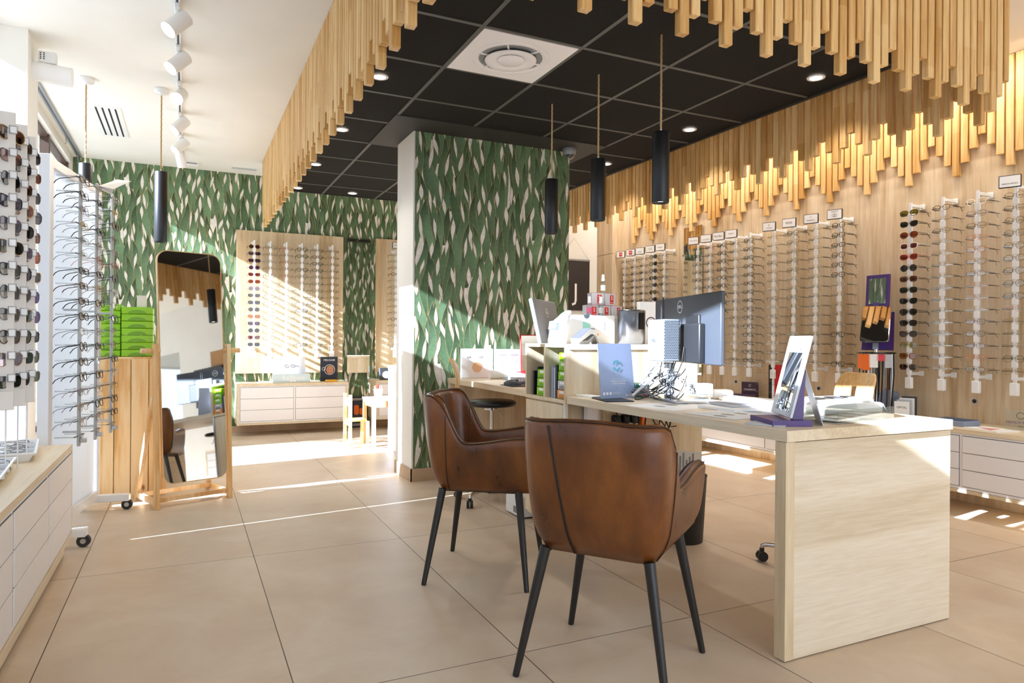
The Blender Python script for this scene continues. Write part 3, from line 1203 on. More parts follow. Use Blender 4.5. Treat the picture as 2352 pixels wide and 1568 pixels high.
# --- cables hanging below the computer
rnd = random.Random(4)
t = T('cable_tangle', 'tangle of grey and black cables hanging under the small computer', 'cables', (2.2, 2.9, ZD))
def sagpath(a, b, sag, wob, n=14):
    a, b = Vector(a), Vector(b)
    o = Vector((rnd.uniform(-wob, wob), rnd.uniform(-wob, wob), 0))
    o2 = Vector((rnd.uniform(-wob, wob), rnd.uniform(-wob, wob), rnd.uniform(-wob, wob) * .5))
    out = []
    for i in range(n + 1):
        u = i / n
        p = a.lerp(b, u) + o * math.sin(PI * u) + o2 * math.sin(2 * PI * u)
        p.z -= sag * math.sin(PI * u)
        p.z = max(p.z, .006)
        out.append(p)
    return out
for i in range(26):
    mb = MB()
    a = (rnd.uniform(-.02, .10), rnd.uniform(-.14, .05), rnd.uniform(.12, .205))
    b = (rnd.uniform(-.12, .10), rnd.uniform(.02, .26), rnd.uniform(.02, .11))
    if i % 5 == 0:
        b = (rnd.uniform(-.05, .1), rnd.uniform(-.22, -.08), .008)
    mb.tube(sagpath(a, b, rnd.uniform(.02, .09), .05), rnd.choice((.0022, .003, .0036)), 6)
    mb.obj('cable', M['cable_black'] if i % 3 == 0 else M['cable_grey'], t)
mb = MB()
mb.tube([(.02, -.06, .19), (-.02, .0, .11), (-.06, .07, .04), (-.07, .09, .02)], .007, 8)
mb.obj('sleeve', M['white_plastic'], t)
# black leads on the back of the monitor
for k, (yy, dz) in enumerate(((-.10, .0), (-.085, .01), (-.15, -.02))):
    mb = MB()
    base = Vector((.06, .02, 0))
    mb.tube([base + Vector((.0, yy - .03, .30 + dz)), base + Vector((-.012, yy - .03, .2)), base + Vector((-.02, yy + .01, .12)), base + Vector((-.03, yy + .08, .07)), base + Vector((-.04, yy + .12, .05))], .003, 6)
    mb.obj('cable', M['cable_black'], t)

# --- counter card with easel back
t = T('counter_card', 'tall blue-grey counter card leaning beside the pigeon-hole box', 'sign', (2.067, 3.03, ZD), R(8.4))
mb = MB()
w2, h2, ln = .121, .292, .035
mb.add([(-w2, 0, .002), (w2, 0, .002), (w2 * .98, ln, h2), (-w2 * .98, ln, h2), (-w2, .003, .002), (w2, .003, .002), (w2 * .98, ln + .003, h2), (-w2 * .98, ln + .003, h2)],
       [(0, 1, 2, 3), (5, 4, 7, 6), (1, 5, 6, 2), (4, 0, 3, 7), (3, 2, 6, 7)])
mb.obj('card', M['blueink'], t)
mb = MB()
mb.add([(w2 * .7, .005, .002), (w2 * .7, .12, .0), (w2 * .5, ln + .004, h2 * .9), (w2 * .7 + .002, .005, .002), (w2 * .7 + .002, .12, .0), (w2 * .5 + .002, ln + .004, h2 * .9)], [(0, 1, 2), (3, 5, 4), (1, 4, 5, 2)])
mb.obj('easel', M['paper'], t)
ang = math.atan2(ln, h2)
tr = (R(90) - ang, 0, 0)
def on(z, off=.0012): return (-off + ln * z / h2)
text('lettering', 'Résistance renforcée\ncontre les rayures', .0125, M['paper'], t, (.01, on(.088), .088), tr)
text('lettering', 'NOVACEL', .0125, M['paper'], t, (.08, on(.018), .018), tr)
mb = MB()
mb.box(-.04, .06, on(.105) - .0003, on(.105), .1045, .1055)
for k, c in enumerate((-.105, -.083, -.061)):
    mb.box(c, c + .014, on(.032) - .0003, on(.032), .024, .038)
mb.box(-.042, .015, on(.034) - .0003, on(.034), .0335, .0345)
mb.box(-.042, .010, on(.028) - .0003, on(.028), .0275, .0285)
mb.obj('icons', M['paper'], t)
mb = MB()
for cx, cz, r in ((-.005, .055, .012), (.048, .045, .012), (.088, .058, .014), (.05, .022, .011), (-.05, .016, .009)):
    mb.add([(cx + r * math.cos(2 * PI * i / 18), on(cz, .0008), cz + r * math.sin(2 * PI * i / 18)) for i in range(18)], [list(range(18))])
mb.obj('printed_dots', plain('pale_blue_print', '8ea2c4', .5), t)
mb = MB()
cz = .175
for a0, a1 in ((15, 165), (200, 245), (265, 335)):
    n = 12
    vs = []
    for i in range(n + 1):
        a = R(a0 + (a1 - a0) * i / n)
        for rr in (.03, .016):
            vs.append((.005 + rr * math.cos(a), on(cz + rr * math.sin(a)), cz + rr * math.sin(a)))
    mb.add(vs, [(2 * i, 2 * i + 2, 2 * i + 3, 2 * i + 1) for i in range(n)])
mb.obj('printed_emblem', plain('pale_teal_print', '4f8b9b', .5), t)

# --- flat things on the main worktop
tag(MB().rbox(-.075, .075, -.12, .12, 0, .006, .002, 1).obj('writing_pad', M['black_satin'], None, (2.00, 2.99, ZD), (0, 0, R(-14))), 'thin black pad lying on the worktop in front of the counter card', 'pad')
tag(MB().rbox(-.035, .035, -.075, .075, 0, .01, .001, 1).obj('note_pad', M['paper'], None, (1.985, 3.19, ZD), (0, 0, R(3))), 'small white note pad against the pigeon-hole box', 'note pad')
def sheet(label, loc, rz, w, h, head, spots, band):
    t = T('price_sheet', label, 'leaflet', loc, rz, 'printed sheets on the desk')
    MB().box(-w / 2, w / 2, -h / 2, h / 2, 0, .0008).obj('paper', M['paper'], t)
    if head: MB().box(-w / 2 + .01, w / 2 - .005, h / 2 - head, h / 2 - .004, .0008, .001).obj('header', M['blueink'], t)
    mb = MB()
    for x, y in spots:
        pts = superell(.07, .034, 20, 2)
        mb.add([(x + a, y + b, .0011) for a, b in pts], [list(range(20))])
    mb.obj('lens_pictures', plain('olive_print', '7f8a77', .6), t)
    mb = MB()
    for k in range(6):
        y = h / 2 - (head or .03) - .03 - k * .035
        if y > -h / 2 + .01: mb.box(-w / 2 + .02, -w / 2 + .02 + w * .3, y, y + .003, .0008, .001)
    if band: mb.box(w * .05, w / 2 - .02, band, band + .012, .0008, .0012)
    mb.obj('print', M['orange'] if band else M['greyink'], t)
sheet('white sheet with lens pictures nearest the counter card', (2.12, 2.62, ZD), R(-78), .30, .40, 0, [(-.05, .1), (-.03, 0), (-.02, -.1)], .12)
sheet('white sheet with a blue-grey heading, middle of the desk', (2.12, 2.22, ZD + .001), R(-84), .28, .36, .09, [(.0, .02), (.0, -.06), (.02, -.13)], 0)
tag(MB().rbox(-.05, .05, -.07, .07, 0, .006, .001, 1).obj('booklet', M['light_grey'], None, (1.965, 1.90, ZD), (0, 0, R(25))), 'small grey booklet beside the purple mirror foot', 'booklet')

# --- purple counter mirror
t = T('counter_mirror', 'tilting counter mirror in a pale frame on a purple foot at the desk corner', 'mirror', (1.932, 1.847, ZD), R(-22))
MB().box(0, .15, 0, .20, 0, .022).obj('foot', M['purple'], t)
mb = MB()
mb.add([(.095, .04, .022), (.135, .04, .022), (.135, .062, .022), (.095, .062, .022), (.125, .05, .25), (.15, .05, .25), (.15, .072, .25), (.125, .072, .25)],
       [(0, 1, 5, 4), (1, 2, 6, 5), (2, 3, 7, 6), (3, 0, 4, 7), (4, 5, 6, 7), (3, 2, 1, 0)])
mb.obj('upright', M['purple'], t)
e = bpy.data.objects.new('tilting_panel', MB().rbox(-.006, .006, -.115, .115, 0, .31, .002, 1).mesh('tilting_panel', M['silver']))
COL.objects.link(e)
e.parent = t
e.location = (.085, .115, .03)
e.rotation_euler = (0, R(13.5), R(-8))
mb = MB()
mb.box(-.0068, -.0062, -.09, .07, .02, .245)
mb.obj('mirror', M['mirror'], e)
text('lettering', 'CHARRIOL', .012, M['greyink'], e, (-.0066, .0, .278), LEFTW)
# --- leaflet holder behind it
t = T('leaflet_stand', 'clear leaning leaflet card with a blue print behind the purple mirror', 'leaflet', (2.165, 1.835, ZD), R(50))
mb = MB()
mb.add([(-.06, 0, 0), (.08, 0, 0), (.08, .085, .29), (-.05, .085, .29), (-.06, .003, 0), (.08, .003, 0), (.08, .088, .29), (-.05, .088, .29)], [(0, 1, 2, 3), (5, 4, 7, 6), (1, 5, 6, 2), (4, 0, 3, 7), (3, 2, 6, 7)])
mb.obj('card', M['light_grey'], t)
mb = MB()
for k in range(7):
    z = .05 + k * .022
    mb.box(-.05, .02 - .008 * (k % 3), z * .293 - .001, z * .293 - .0006, z, z + .004)
mb.obj('print', M['blueink'], t)
# --- acrylic tray
t = T('acrylic_tray', 'low clear acrylic tray of spectacle samples on the desk end', 'tray', (2.216, 1.80, ZD), R(8))
mb = MB()
a, b, h = .40, .16, .05
mb.box(0, a, 0, b, 0, .003); mb.box(0, a, 0, .003, .003, h); mb.box(0, a, b - .003, b, .003, h)
mb.box(0, .003, .003, b - .003, .003, h); mb.box(a - .003, a, .003, b - .003, .003, h)
mb.obj('box', M['clear'], t)
for k in range(4):
    tag(MB().cbox(0, 0, 0, .075, .11, .001).obj('sample_card', M['paper'] if k % 2 else M['light_grey'], None, (2.275 + .085 * k, 1.892 + .012 * k, ZD + .006 + .003 * k), (0, 0, R(12 - 7 * k))), ('white' if k % 2 else 'grey') + ' sample card lying in the acrylic tray, %s from the purple mirror' % ('first', 'second', 'third', 'fourth')[k], 'card', 'sample cards in the acrylic tray')
# --- white sorting machine
t = T('lens_reader', 'white boxy lens reader on the far corner of the desk end', 'machine', (2.61, 2.13, ZD), R(-3))
MB().rbox(-.17, .185, -.09, .14, 0, .045, .012, 3).obj('body', M['white_plastic'], t)
MB().rbox(-.15, .16, -.06, .12, .045, .06, .006, 2).obj('lid', M['white_plastic'], t)
mb = MB()
for x in (-.11, .0, .1): mb.rbox(x - .03, x + .025, -.02, .05, .06, .066, .003, 1)
mb.obj('recess_pads', M['mid_grey'], t)
mb = MB()
mb.tube([(.17, -.095, .04), (.178, -.10, .02), (.19, -.10, .004)], .003, 8)
mb.obj('catch', M['grey_metal'], t)
t = T('paper_stack', 'white sheets lying behind the acrylic tray', 'paper', (2.31, 2.40, ZD), R(4))
MB().rbox(-.16, .16, -.11, .11, 0, .014, .002, 1).obj('sheets', M['paper'], t)
t = T('tablet', 'pale grey tablet lying on the white sheets behind the acrylic tray', 'tablet', (2.35, 2.41, ZD + .014), R(-8))
MB().rbox(-.14, .14, -.09, .09, 0, .012, .004, 2).obj('body', M['light_grey'], t)
MB().box(-.125, .125, -.075, .075, .012, .0124).obj('screen', M['mid_grey'], t)
# --- white keyboard, hub, plug-in box
t = T('keyboard', 'flat white keyboard along the worker side of the main desk', 'keyboard', (2.62, 2.58, ZD), R(-84))
MB().rbox(-.22, .22, -.065, .065, 0, .018, .005, 2).obj('body', M['white_plastic'], t)
mb = MB()
for i in range(14):
    for j in range(5): mb.box(-.205 + i * .0295, -.205 + i * .0295 + .025, -.055 + j * .022, -.055 + j * .022 + .018, .018, .021)
mb.obj('keys', M['white_lac'], t)
t = T('power_brick', 'grey and clear desk box right of the monitor foot', 'box', (2.425, 2.80, ZD), R(-10))
MB().rbox(-.045, .045, -.045, .045, .032, .09, .008, 3).obj('body', M['light_grey'], t)
MB().box(-.042, .042, -.042, .042, 0, .032).obj('clear_foot', M['clear'], t)
tag(MB().rbox(-.06, .06, -.04, .04, 0, .05, .015, 3).obj('white_block', M['white_plastic'], None, (2.60, 2.85, ZD), (0, 0, R(-15))), 'rounded white box beyond the grey desk box', 'box')
mb = MB()
mb.tube([(2.44, 2.76, ZD + .03), (2.40, 2.70, ZD + .006), (2.46, 2.62, ZD + .005), (2.56, 2.62, ZD + .005), (2.62, 2.72, ZD + .006), (2.60, 2.81, ZD + .02)], .0028, 6)
tag(mb.obj('usb_cable', M['cable_grey']), 'grey cable looping on the desk from the grey box to the white box', 'cable')
t = T('pen_pot', 'green and red stationery box half hidden by the cables', 'box', (2.23, 3.12, ZD), R(10))
MB().rbox(-.05, .06, -.06, .06, 0, .075, .003, 1).obj('body', plain('dark_green_card', '1f5a4a', .5), t)
MB().rbox(.0, .055, -.064, -.06, .01, .05, .001, 1).obj('label', M['red'], t)

# --- pigeon-hole contents
def tray(parent, x, y0, y1, z0, z1, mat, mdk):
    """one letter-tray front, tilted pocket with a half-round cut and a label"""
    mb = MB()
    mb.rbox(x, x + .20, y0, y1, z0, z1, .003, 1)
    o = mb.obj('drawer', mat, parent)
    c = (y0 + y1) / 2
    r = (y1 - y0) * .36
    h = (z1 - z0) * .40
    mb = MB()
    mb.add([(x - .0006, c + r * math.cos(PI * i / 14), z0 + .003 + h * math.sin(PI * i / 14)) for i in range(15)], [list(range(15))])
    mb.obj('finger_cut', mdk, o)
    mb = MB()
    mb.box(x - .0012, x - .0004, c - (y1 - y0) * .26, c + (y1 - y0) * .24, z0 + (z1 - z0) * .60, z0 + (z1 - z0) * .90)
    mb.obj('label', M['paper'], o)
def trays(label, y0, y1, z0, cols, hh=.052, x=U0 + .012):
    t = T('drawer_tower', label, 'drawers', (x, (y0 + y1) / 2, z0), 0, 'small drawer towers in the pigeon-holes')
    for k, c in enumerate(cols):
        tray(t, .004 + .003 * k, -(y1 - y0) / 2, (y1 - y0) / 2, .001 + k * hh, (k + 1) * hh - .001, M[c], M[{'green': 'green_dk', 'orange': 'cardboard', 'light_grey': 'mid_grey'}[c]])
zb = UZ0 + .02
trays('tower of small drawers, orange and grey below three lime ones, right pigeon-hole', 3.292, 3.395, zb, ['orange', 'light_grey', 'green', 'green', 'green'])
trays('tower of three lime drawers in the left pigeon-hole', 3.532, 3.645, zb, ['green', 'green', 'green'])
def upright(label, cat, y0, y1, h, mat, x=U0 + .02, d=.22, name='folder'):
    return tag(MB().rbox(0, d, -(y1 - y0) / 2, (y1 - y0) / 2, 0, h, .002, 1).obj(name, M[mat], None, (x, (y0 + y1) / 2, zb)), label, cat)
upright('dark blue folder standing in the right pigeon-hole', 'folder', 3.405, 3.425, .19, 'navy')
upright('grey magazine beside the dark blue folder in the right pigeon-hole', 'magazine', 3.428, 3.442, .175, 'light_grey', name='magazine')
upright('blue-grey magazine against the divider in the right pigeon-hole', 'magazine', 3.448, 3.470, .18, 'blueink', name='magazine')
tag(MB().rbox(0, .18, -.006, .006, 0, .17, .002, 1).obj('folder', plain('bottle_green_card', '12352f', .5), None, (U0 + .03, 3.662, zb)), 'bottle green folder behind the lime drawers of the left pigeon-hole', 'folder')
upright('thin black folder at the outer side of the left pigeon-hole', 'folder', 3.690, 3.705, .145, 'black_satin')
tag(MB().rbox(0, .02, -.07, .07, 0, .10, .004, 1).obj('grey_case', M['dark_grey'], None, (U0 + .23, 3.63, zb + .158)), 'dark grey case at the top of the left pigeon-hole', 'case')
bpy.data.objects['grey_case'].location.z = zb
bpy.data.objects['grey_case'].scale.z = 2.4

# --- on top of the pigeon-hole unit
ZT = UZ1
t = T('white_carton', 'white carton with a mint sleeve on the pigeon-hole box', 'carton', (2.21, 3.56, ZT), R(-6))
MB().rbox(-.15, .15, -.05, .05, 0, .172, .003, 1).obj('carton', M['paper'], t)
mb = MB()
mb.prism([(-.065, .09)] + [(-.04 + .025 * math.cos(PI + PI * i / 10), .10 + .02 * math.sin(PI + PI * i / 10)) for i in range(11)] + [(-.015, .174), (-.065, .174)], -.0512, -.0504, 'y')
mb.obj('sleeve', M['mint'], t)
MB().prism([(-.06, .174), (-.02, .174), (-.025, .158), (-.04, .150), (-.055, .158)], -.0518, -.0512, 'y').obj('sleeve_window', M['dark_grey'], t)
mb = MB()
for k in range(8): mb.box(.075, .085, -.0512, -.0506, .08 + k * .007, .083 + k * .007)
mb.obj('barcode', M['ink'], t)
MB().rbox(.07, .105, -.04, .0, .172, .176, .001, 1).obj('flap', M['dark_grey'], t)
t = T('payment_terminal', 'grey card payment terminal propped on its cradle in front of the white carton', 'terminal', (2.085, 3.40, ZT), R(20))
mb = MB()
mb.prism([(-.09, .03), (.01, .088), (.06, .085), (.085, .06), (.08, .045), (.02, .062), (-.085, .012)], -.035, .035, 'y')
mb.obj('body', M['light_grey'], t)
mb = MB()
mb.prism([(-.088, .034), (.01, .092), (.055, .09), (.05, .086), (.01, .086), (-.086, .03)], -.032, .032, 'y')
mb.obj('keypad', M['dark_grey'], t)
mb = MB()
mb.prism([(-.09, 0), (.0, 0), (.05, .05), (.085, .0), (.095, .0), (.06, .058), (.04, .05), (-.01, .022), (-.09, .014)], -.03, .03, 'y')
mb.obj('cradle', M['mid_grey'], t)
MB().rbox(.066, .084, -.036, .036, .05, .062, .002, 1).obj('orange_tip', M['orange2'], t)
t = T('package', 'crumpled white package with a pale blue print at the left corner of the pigeon-hole box', 'package', (1.955, 3.50, ZT), R(15))
rows = []
pr = random.Random(8)
for i in range(9):
    z = i / 8
    s = 1.0 - .25 * z ** 2 - .12 * (1 - z) ** 3
    rows.append([((.052 * s + pr.uniform(-.005, .005)) * math.cos(2 * PI * k / 14) - .0 + .028 * z * z, (.075 * s * (1 - .3 * z) + pr.uniform(-.005, .005)) * math.sin(2 * PI * k / 14) - .03 * z * z, .002 + z * .165 + pr.uniform(-.006, .006) * (0 < i < 8) + (.03 * math.cos(2 * PI * k / 14) if i == 8 else 0)) for k in range(14)])
mb = MB()
mb.grid(rows, True, True)
mb.add(rows[0], [list(range(14))[::-1]])
mb.add(rows[-1], [list(range(14))])
mb.obj('wrapper', M['paper'], t)
mb = MB()
mb.add([(-.054, -.045, .09), (-.05, .02, .085), (-.042, .02, .13), (-.044, -.04, .135)], [(0, 1, 2, 3)])
mb.obj('print', plain('sky_blue_print', '9fc4de', .5), t)
t = T('smart_speaker', 'dark metallic round speaker with a black display on the pigeon-hole box', 'speaker', (2.45, 3.46, ZT))
mb = MB()
mb.lathe([(.07, 0), (.083, .004), (.084, .20), (.080, .208), (.0, .210)], 48)
mb.obj('body', plain('dark_metallic', '77787d', .3, .9), t)
mb = MB()
rows = []
for z in (.09, .19):
    rows.append([(.0848 * math.cos(R(a)), .0848 * math.sin(R(a)), z) for a in range(-96, -58, 6)])
mb.grid(rows)
mb.obj('display', M['screen'], t)
t = T('card_box', 'tall white box with a round purple emblem behind the dark speaker', 'box', (2.625, 3.53, ZT), R(-6))
MB().rbox(-.07, .07, -.02, .02, 0, .265, .002, 1).obj('box', M['paper'], t)
mb = MB()
ring(mb, (.01, -.0206, .135), .036, .007, 'y')
mb.obj('emblem', M['aubergine'], t)
text('lettering', 'NOVACEL', .014, M['ink'], t, (.05, -.0206, .215), (R(90), R(90), 0))
mb = MB()
mb.tube([(.026, -.0208, .15), (.006, -.0208, .158), (-.006, -.0208, .14), (.012, -.0208, .128), (.014, -.0208, .112), (-.008, -.0208, .112)], .0012, 6)
mb.obj('emblem_line', M['red'], t)
t = T('cream_carton', 'beige carton beside the monitor, behind the tall white box', 'carton', (2.735, 3.66, ZT), R(4))
MB().rbox(-.045, .06, -.04, .04, 0, .165, .002, 1).obj('carton', M['beigeboard'], t)
# spray kits stacked at the back
kits = [(2.30, 0, -.035), (2.395, 0, .0), (2.49, 0, .02), (2.345, 1, .0), (2.44, 1, .03)]
words = ['left of the three in the lower row', 'middle one of the lower row', 'right of the three in the lower row', 'left of the two on top', 'right of the two on top']
MBs = tag(MB().rbox(-.15, .15, -.04, .04, 0, .165, .003, 1).obj('support_carton', M['light_grey'], None, (2.395, 3.70, ZT)), 'grey carton under the cleaning-spray boxes', 'carton')
for k, (x, lv, dy) in enumerate(kits):
    t = T('spray_box', 'small grey and red cleaning-spray box, ' + words[k], 'box', (x, 3.70 + dy * .4, ZT + .166 + lv * .078), R((-8, 6, 12, -4, 10)[k]), 'cleaning-spray boxes on the pigeon-hole box')
    MB().rbox(-.043, .043, -.03, .03, 0, .076, .001, 1).obj('box', M['light_grey'], t)
    MB().box(-.004, .026, -.0308, -.0302, .012, .066).obj('red_label', M['red'], t)
    text('lettering', 'S', .034, M['paper'], t, (.011, -.0312, .046), FRONT)
    text('lettering', 'GLASS', .008, M['paper'], t, (.011, -.0312, .02), FRONT)
    MB().box(-.043, .043, -.03, .03, .076, .0768).obj('red_lid', M['red'], t)
for k, (x, y, z, lab, col) in enumerate(((2.268, 3.655, ZT + .166 + .0, 'spray bottle with a pink label in front of the stacked spray boxes', 'red'), (2.375, 3.653, ZT + .166 + .077, 'small clear spray bottle in the middle of the spray boxes', 'green'), (2.40, 3.70, ZT + .323, 'clear spray bottle standing on top of the spray boxes', 'mint'))):
    t = T('spray_bottle', lab, 'bottle', (x, y, z), 0, 'lens spray bottles')
    if k == 0: t.location = (2.262, 3.645, ZT + .1725)
    if k == 1: t.location = (2.345, 3.64, ZT + .1725)
    if k == 0 or k == 1: t.location.z = ZT + .1725
    mb = MB()
    mb.lathe([(.016, 0), (.0165, .06), (.014, .072), (.009, .078)], 24)
    mb.obj('flask', M['clear'], t)
    MB().lathe([(.0168, .015), (.0168, .05)], 24, cap=False).obj('label', plain('label_%d' % k, ('d86a86', 'dfe7da', 'd5e6da')[k], .5), t)
    mb = MB()
    mb.lathe([(.0105, .076), (.011, .09), (.0085, .094), (.0085, .115), (.006, .118), (.0, .118)], 20)
    mb.obj('cap', M['white_plastic'], t)
bpy.data.objects['spray_bottle'].location = (2.262, 3.642, ZT)
# the two front bottles stand on low cartons of their own
for k, (nm, x) in enumerate((('spray_bottle', 2.262), ('spray_bottle.001', 2.345))):
    bpy.data.objects[nm].location = (x, 3.64, ZT + .1762)
tag(MB().rbox(-.07, .07, -.012, .012, 0, .176, .002, 1).obj('slim_carton', M['paper'], None, (2.305, 3.64, ZT)), 'slim white carton under the two front spray bottles', 'carton')

# --- side desk: monitor, keyboard, mouse, panels
t = T('monitor', 'grey monitor seen nearly edge-on behind the pigeon-hole box', 'monitor', (2.235, 4.03, ZD), R(-45))
c = bpy.data.objects.new('case', MB().rbox(0, .028, -.265, .265, 0, .37, .008, 2).mesh('case', plain('monitor_grey', '777b80', .35)))
COL.objects.link(c); c.parent = t; c.location = (-.02, 0, .21); c.rotation_euler = (0, 0, PI)
c.rotation_euler = (0, R(0), 0)
c.rotation_euler = Euler((0, R(-13), 0))
mb = MB()
mb.box(-.0008, -.0002, -.255, .255, .01, .36)
mb.obj('screen', M['screen'], c)
mb = MB()
mb.rbox(.028, .05, -.10, .10, .03, .17, .01, 2)
mb.obj('rear_housing', M['mid_grey'], c)
mb = MB()
ring(mb, (.0292, 0, .28), .03, .004, 'x')
mb.obj('badge', M['white_plastic'], c)
text('lettering', 'DELL', .022, M['white_plastic'], c, (.0292, 0, .28), (R(90), 0, R(90)))
MB().rbox(-.02, .02, -.03, .03, .01, .32, .005, 2).obj('stand_column', M['alu'], t)
MB().rbox(-.11, .10, -.12, .12, 0, .012, .003, 1).obj('stand_base', M['alu'], t)
t = T('keyboard', 'black keyboard on the side desk', 'keyboard', (2.20, 4.45, ZD), R(62))
MB().rbox(-.19, .19, -.065, .065, 0, .014, .004, 2).obj('body', M['dark_grey'], t)
mb = MB()
for i in range(13):
    for j in range(5): mb.box(-.18 + i * .0277, -.18 + i * .0277 + .023, -.055 + j * .022, -.055 + j * .022 + .018, .014, .018)
mb.obj('keys', M['mid_grey'], t)
t = T('computer_mouse', 'dark grey computer mouse at the edge of the side desk', 'mouse', (1.985, 4.16, ZD + .004), R(-20))
rows = []
for i in range(9):
    u = i / 8
    x = -.058 + .116 * u
    hh = .036 * math.sin(PI * (.12 + .80 * u)) ** .7
    ww = .032 * math.sin(PI * (.1 + .8 * u)) ** .5
    rows.append([(x, ww * math.cos(PI * k / 10), hh * math.sin(PI * k / 10)) for k in range(11)])
mb = MB()
mb.grid(rows)
mb.add(rows[0], [list(range(11))]); mb.add(rows[-1], [list(range(11))[::-1]])
mb.add([rows[0][0], rows[0][10], rows[8][10], rows[8][0]], [(0, 1, 2, 3)])
mb.obj('body', M['dark_grey'], t)
MB().rbox(.02, .04, -.004, .004, .025, .036, .002, 1).obj('wheel', M['black_plastic'], t)
tag(MB().rbox(-.10, .10, -.11, .11, 0, .004, .001, 1).obj('mouse_pad', M['black_satin'], None, (2.02, 4.12, ZD), (0, 0, R(-5))), 'black mouse pad under the grey mouse', 'mouse pad')
t = T('display_folder', 'white standing product board with small UV marks on the side desk', 'board', (2.11, 5.085, ZD))
MB().rbox(-.14, .135, -.015, .005, 0, .232, .003, 1).obj('board', M['paper'], t)
text('lettering', 'UV', .028, M['ink'], t, (-.075, -.016, .165), FRONT)
text('lettering', 'UC', .028, M['ink'], t, (.03, -.016, .165), FRONT)
MB().prism([(-.005 + .042 * math.cos(2 * PI * i / 30), .085 + .042 * math.sin(2 * PI * i / 30)) for i in range(30)], -.0164, -.0152, 'y').obj('round_badge', plain('peach_print', 'e6b98c', .5), t)
t = T('display_folder', 'white standing board with two round pictograms beside the UV board', 'board', (2.375, 5.075, ZD))
MB().rbox(-.12, .115, -.015, .005, 0, .228, .003, 1).obj('board', M['paper'], t)
mb = MB()
for cx in (-.05, .055):
    ring(mb, (cx, -.0156, .145), .026, .003, 'y', 24)
    mb.box(cx - .035, cx + .035, -.0158, -.0154, .18, .186)
mb.obj('pictograms', M['greyink'], t)
t = T('paper_roll', 'white paper roll with a pointed end lying in front of the boards', 'roll', (2.24, 4.90, ZD + .034), 0)
mb = MB()
mb.cyl((-.10, .0, .0), (.10, -.03, .0), .033, n=24)
mb.obj('roll', M['paper'], t)
mb = MB()
mb.cyl((.085, -.06, -.005), (.17, -.11, -.0), .028, .003, 18)
mb.obj('cone', M['light_grey'], t)
tag(MB().rbox(-.13, .13, -.08, .08, 0, .028, .003, 1).obj('laptop', M['silver'], None, (2.36, 4.98, ZD)), 'closed silver laptop below the white boards', 'laptop')
bpy.data.objects['laptop'].location = (2.33, 4.70, ZD)
bpy.data.objects['laptop'].rotation_euler = (0, 0, R(10))
t = T('desk_mirror', 'small standing mirror with a red side, resting on two red books', 'mirror', (2.52, 4.93, ZD + .05), R(-8))
fr = bpy.data.objects.new('frame', MB().rbox(-.085, .085, 0, .02, 0, .30, .003, 1).mesh('frame', M['red']))
COL.objects.link(fr); fr.parent = t; fr.rotation_euler = (R(-7), 0, 0)
MB().box(-.076, .08, -.0012, -.0004, .008, .292).obj('mirror', M['mirror'], fr)
tag(MB().rbox(-.11, .10, -.09, .09, 0, .025, .002, 1).obj('book', M['red'], None, (2.50, 4.92, ZD), (0, 0, R(-4))), 'lower red book under the small desk mirror', 'book', 'red books')
tag(MB().rbox(-.10, .09, -.08, .08, 0, .024, .002, 1).obj('book', plain('dark_red_card', '8f1a22', .5), None, (2.50, 4.92, ZD + .0255), (0, 0, R(-10))), 'upper dark red book under the small desk mirror', 'book', 'red books')

# --- below the desks
t = T('waste_bin', 'black waste bin holding printed papers behind the nearer chair', 'bin', (2.53, 3.06, 0))
mb = MB()
mb.lathe([(.105, 0), (.125, .36), (.128, .37), (.122, .37), (.118, .36), (.10, .012), (.0, .012)], 32)
mb.obj('bucket', M['black_plastic'], t)
t2 = T('printed_page', 'printed white pages sticking out of the black waste bin', 'paper', (2.53, 3.04, .30), R(-25))
e = bpy.data.objects.new('page', MB().box(-.075, .085, -.003, .003, 0, .20).mesh('page', M['paper']))
COL.objects.link(e); e.parent = t2; e.rotation_euler = (R(-16), R(5), 0)
mb = MB()
for k in range(7): mb.box(-.06 + .018 * k, -.05 + .018 * k, -.0036, -.003, .06, .15 + .02 * (k % 3))
mb.obj('print', M['greyink'], e)
t = T('printer', 'low white printer on the floor under the side desk', 'printer', (2.08, 3.93, 0), R(0))
MB().rbox(-.20, .22, -.12, .10, .01, .14, .008, 2).obj('body', M['white_plastic'], t)
MB().rbox(-.203, -.198, -.10, -.02, .03, .07, .001, 1).obj('grip', M['mid_grey'], t)
MB().box(-.18, .2, -.1, .08, 0, .01).obj('foot', M['dark_grey'], t)
t = T('cable_box', 'black plugs and cables hanging under the main worktop', 'cables', (2.35, 3.10, .5))
for k in range(9):
    mb = MB()
    x = -.2 + k * .045
    mb.tube([(x, .10, .26), (x + .01, .06, .18), (x + rnd.uniform(-.02, .05), .05, rnd.uniform(.05, .14)), (x + rnd.uniform(0, .09), .06, rnd.uniform(.12, .2))], .004, 6)
    mb.obj('cable', M['cable_black'], t)
for k in range(3):
    MB().rbox(-.2 + k * .06, -.155 + k * .06, .08, .13, .15, .2, .012, 2).obj('plug', M['black_plastic'], t)
MB().rbox(-.035, -.01, .06, .1, .14, .2, .003, 1).obj('orange_tag', M['orange2'], t)
